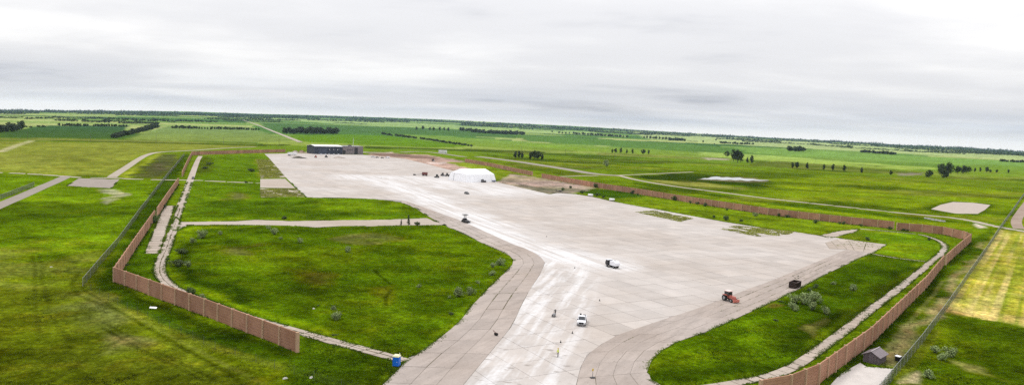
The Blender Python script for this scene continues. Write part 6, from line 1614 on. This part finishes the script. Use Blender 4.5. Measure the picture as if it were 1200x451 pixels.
# --- far woods that read as one mass
def woodland(lines, name_tint, seed, leaf=0.17, n=40):
    g = np.random.default_rng(seed); Vs, Fs, Ts = [], [], []; base = 0
    tpl = [leaf_cloud(n, rand_lobes(300 + k, 5, 0.4, 0.34, 0.15, 0.8), leaf, 300 + k) for k in range(5)]
    for (x0, y0), (x1, y1), hpx, step in lines:
        N = max(2, int(abs(x1 - x0) / step))
        for k in range(N):
            t = (k + g.uniform(0, 1)) / N
            p = at(x0 + (x1 - x0) * t, y0 + (y1 - y0) * t + g.uniform(-0.25, 0.25))
            h = px_size(p, hpx * g.uniform(0.55, 1.1) * (0.55 + 0.8 * float(vnoise(np.array([(x0 + (x1 - x0) * t) / 9.0]), np.array([y0 * 0.7]), 17)[0]))); w = px_size(p, step * g.uniform(1.6, 3.0))
            V, Fq, tn = tpl[int(g.integers(5))]; a = g.uniform(0, 6.28); ca, sa = math.cos(a), math.sin(a)
            W = np.stack([(V[:, 0] * ca - V[:, 1] * sa) * w + p.x, (V[:, 0] * sa + V[:, 1] * ca) * w + p.y, V[:, 2] * h + p.z - 0.1 * h], 1)
            Vs.append(W); Fs.append(Fq + base); base += len(V)
            c = np.array(name_tint)[None, :] * (tn * g.uniform(0.8, 1.2))[:, None]; Ts.append(np.concatenate([c, np.ones((len(V), 1))], 1))
    me = fast_mesh('woodland', np.concatenate(Vs), np.concatenate(Fs), M_WOOD_FAR, {'tint': ('FLOAT_COLOR', np.concatenate(Ts))})
    return link('woodland', me)
def skyline_y(x): return float(np.interp(x, [s[0] for s in SKYLINE], [s[1] for s in SKYLINE]))
far = [((x, skyline_y(x) + dy), (x + 15, skyline_y(x + 15) + dy), h, st) for x in range(-60, 1260, 15) for dy, h, st in ((1.5, 2.6, 1.0), (2.3, 2.4, 1.2))]
far2 = [((x, skyline_y(x) + dy), (x + 15, skyline_y(x + 15) + dy), 2.4, 1.3) for dy in (3.2, 4.2, 5.2) for x in range(-60, 1260, 15) if vnoise(np.array([x / 55.0]), np.array([dy * 3.1]), 8)[0] > (0.22 if x < 330 else 0.36) + (dy > 5) * 0.15]
tag(woodland(far + far2, (0.030, 0.048, 0.020), 5), 'dark hazy belt of woodland along the whole horizon', 'woodland', None, 'stuff')
mid = [((-60, 138.4), (28, 138.0), 1.6, 2.2), ((28, 139.8), (70, 138.6), 3.4, 1.6), ((70, 138.6), (112, 139.6), 3.0, 1.8), ((66, 141.6), (90, 142.6), 4.4, 2.0), ((95, 143), (130, 144), 4.4, 1.8), ((105, 139), (185, 142.4), 4.0, 1.5), ((110, 142), (182, 145), 3.2, 1.7), ((140, 145), (184, 145.2), 3.0, 1.8), ((0, 138), (20, 138.6), 2.6, 2.0),
       ((182, 141), (205, 143.6), 3.4, 1.8), ((205, 142.4), (255, 143.4), 2.8, 1.8), ((240, 139.6), (330, 142.0), 3.6, 1.6), ((262, 141.6), (330, 143.6), 2.4, 1.8)]
tag(woodland(mid, (0.028, 0.044, 0.017), 6), 'dark broken woodland left of centre just below the horizon', 'woodland', None, 'stuff')
rgt = [((330, 141.2), (352, 141.6), 2.6, 2.0), ((392, 143.8), (428, 146), 1.2, 3.0), ((610, 151.4), (660, 153.4), 1.6, 2.2), ((870, 166), (960, 170), 2.2, 1.7), ((950, 170), (1000, 173.4), 3.2, 1.6), ((985, 173), (1070, 177.6), 2.0, 1.8), ((1060, 177.4), (1130, 180.6), 2.6, 1.6), ((1120, 179), (1260, 186), 3.2, 1.6), ((1090, 177.6), (1260, 184), 2.2, 1.8), ((700, 154.6), (760, 158), 1.6, 2.0), ((808, 165.8), (818, 166.2), 1.4, 2.0)]
tag(woodland(rgt, (0.036, 0.056, 0.022), 7), 'hazy broken woodland right of centre just below the horizon', 'woodland', None, 'stuff')

# --- weeds in the joints and on the broken slabs
def blades(P, tint, hmin, hmax, wid, per, name, label, seed=3):
    g = np.random.default_rng(seed); n = len(P)
    idx = np.repeat(np.arange(n), per); m_ = len(idx)
    c = np.array(P)[idx]; a = g.uniform(0, 6.283, m_); sp_ = wid * 1.6
    c = c + np.stack([g.normal(size=m_) * sp_, g.normal(size=m_) * sp_, np.zeros(m_)], 1)
    h = g.uniform(hmin, hmax, m_); w = wid * g.uniform(0.5, 1.2, m_)
    lean_ = g.uniform(0, 6.283, m_); ln = h * g.uniform(0.1, 0.7, m_)
    d = np.stack([np.cos(a) * w, np.sin(a) * w, np.zeros(m_)], 1)
    top = c + np.stack([np.cos(lean_) * ln, np.sin(lean_) * ln, h], 1)
    V = np.stack([c - d, c + d, top], 1).reshape(-1, 3)
    t = np.array(tint)[idx] * g.uniform(0.75, 1.3, m_)[:, None]
    col = np.concatenate([np.repeat(t, 3, 0), np.ones((3 * m_, 1))], 1)
    me = fast_mesh(name, V, np.arange(3 * m_).reshape(m_, 3), M_TUFT, {'tint': ('FLOAT_COLOR', col)})
    o = link(name, me); return tag(o, label, name.replace('_', ' '), None, 'stuff')
def joint_weeds():
    P = []; g = random.Random(9)
    for a, b in JOINTS:
        if vnoise(np.array([a.x / 22]), np.array([a.y / 22]), 5)[0] < 0.52: continue
        t0 = g.random() * 0.3; t1 = min(1, t0 + g.uniform(0.3, 0.9)); L = (b - a).length
        for k in range(int(L * (t1 - t0) * 3.5)):
            q = a.lerp(b, t0 + (t1 - t0) * g.random()); P.append((q.x + g.gauss(0, .05), q.y + g.gauss(0, .05), 0.06))
    NJ = [len(P)]
    ax = (at(960, 276).to_2d() - at(693, 230.5).to_2d()).normalized(); ay = Vector((-ax.y, ax.x))
    for k, pl in enumerate(WEED_PATCH):
        A_ = np.array(pl); x0, y0 = A_.min(0); x1, y1 = A_.max(0)
        n = int((x1 - x0) * (y1 - y0) * (2.4 if k < 4 else 0.5))
        x = RNG.uniform(x0, x1, n); y = RNG.uniform(y0, y1, n); keep = inside(x, y, pl)
        x, y = x[keep], y[keep]
        u = x * ax.x + y * ax.y; v = x * ay.x + y * ay.y
        du = np.minimum(u % 3.8, 3.8 - u % 3.8); dv = np.minimum(v % 3.8, 3.8 - v % 3.8)
        m_ = (np.minimum(du, dv) < (1.45 if k < 4 else 0.6)) & (vnoise(x / 5, y / 5, 33) > (0.25 if k < 4 else 0.45))
        P += [(a, b, 0.05) for a, b in zip(x[m_], y[m_])]
    P = np.array(P)
    n_j = NJ[0]
    tint = np.array(A(166, 172, 76))[None] * (0.7 + 0.6 * vnoise(P[:, 0] / 7, P[:, 1] / 7, 3))[:, None]
    blades(P[:n_j], tint[:n_j] * 0.6, 0.05, 0.16, 0.07, 5, 'weeds', 'thin weeds growing in the joints of the shoulders and paths')
    blades(P[n_j:], tint[n_j:], 0.10, 0.3, 0.24, 7, 'weeds', 'yellow-green weeds spreading over the broken slab patches', 4)
joint_weeds()
def grass_tufts(n=100000):
    az = RNG.uniform(math.radians(-42), math.radians(42), n); q = RNG.uniform(F_PX * CAM_H / 420, F_PX * CAM_H / 112, n)
    r = F_PX * CAM_H / q; x = np.sin(az) * r; y = np.cos(az) * r
    keep = (paved_dist(x, y) > 0.3) & (fbm(x / 5, y / 5, 55, 3) > 0.42)
    x, y = x[keep], y[keep]
    t = ground_tint(x, y) * RNG.uniform(0.9, 1.3, len(x))[:, None]
    P = np.stack([x, y, np.full(len(x), 0.05)], 1)
    blades(P, t, 0.12, 0.42, 0.16, 4, 'grass', 'rough tufted grass covering the lawns', 8)
grass_tufts()
def edge_growth():
    """grass creeping over the paving edges and standing along the foot of the walls"""
    lines = [APRON + [APRON[0]], CONN1 + [CONN1[0]], PAD_L + [PAD_L[0]], STUB_R + [STUB_R[0]], PAD_SHED + [PAD_SHED[0]], SLAB_YARD + [SLAB_YARD[0]]]
    for pts, w in ((PATH_L, 3.0), (PATH_R, 2.6), (BRANCH_R, 2.4)): lines += list(widen(pts, w))
    P = []
    for pl in lines:
        for q in resample(pl, 0.3):
            if q.length > 520 or q.y < 90: continue
            P.append((q.x, q.y))
    P = np.array(P); P = np.repeat(P, 3, 0)
    k = vnoise(P[:, 0] / 5, P[:, 1] / 5, 63); P = P[(k > 0.35)]
    k = vnoise(P[:, 0] / 7, P[:, 1] / 7, 65)
    P = P + RNG.normal(size=P.shape) * (0.10 + 0.55 * k ** 2)[:, None]
    t = ground_tint(P[:, 0], P[:, 1]); t = np.minimum(np.maximum(t, np.array(A(84, 104, 26))), np.array(A(128, 142, 60))) * 1.25
    blades(np.concatenate([P, np.full((len(P), 1), 0.05)], 1), t, 0.08, 0.28, 0.12, 4, 'grass', 'ragged grass creeping over the edges of the paving', 12)
    W = []
    for o in bpy.data.objects:
        if o.name.startswith('panel') and o.parent:
            c = o.parent.location + o.location; rz = o.rotation_euler.z; L = o.scale.x
            if c.length > 520: continue
            for _ in range(int(L * 5)):
                u = random.uniform(-L / 2, L / 2); v = random.choice((-1, 1)) * (0.2 + abs(random.gauss(0, 0.35)))
                W.append((c.x + math.cos(rz) * u - math.sin(rz) * v, c.y + math.sin(rz) * u + math.cos(rz) * v, 0.05))
    W = np.array(W); W = W[vnoise(W[:, 0] / 6, W[:, 1] / 6, 67) > 0.3]
    t = np.array(A(58, 84, 18))[None] * (0.6 + 0.9 * vnoise(W[:, 0] / 3, W[:, 1] / 3, 68))[:, None]
    blades(W, t, 0.25, 0.8, 0.12, 4, 'grass', 'taller rank grass along the foot of the brown walls', 13)
edge_growth()

# ------------------------------------------------------------------ air
def haze():
    zmax = float(max(_zf.max() * (R_END / R_FAR) ** 1.6, 120)) + 60
    o = MB().box(-R_END - 60, R_END + 60, -R_END - 60, R_END + 60, -40, zmax).build('haze', None)
    m_ = bpy.data.materials.new('haze_air'); m_.use_nodes = True; N = m_.node_tree.nodes; N.clear()
    out = N.new('ShaderNodeOutputMaterial'); v = N.new('ShaderNodeVolumePrincipled')
    v.inputs['Color'].default_value = (0.52, 0.74, 1.0, 1); v.inputs['Density'].default_value = 2.0e-5; v.inputs['Anisotropy'].default_value = 0.2
    m_.node_tree.links.new(v.outputs[0], out.inputs['Volume'])
    o.data.materials.clear(); o.data.materials.append(m_)
    tag(o, 'pale bluish haze that softens the far fields and woods', 'haze', None, 'stuff')
haze()
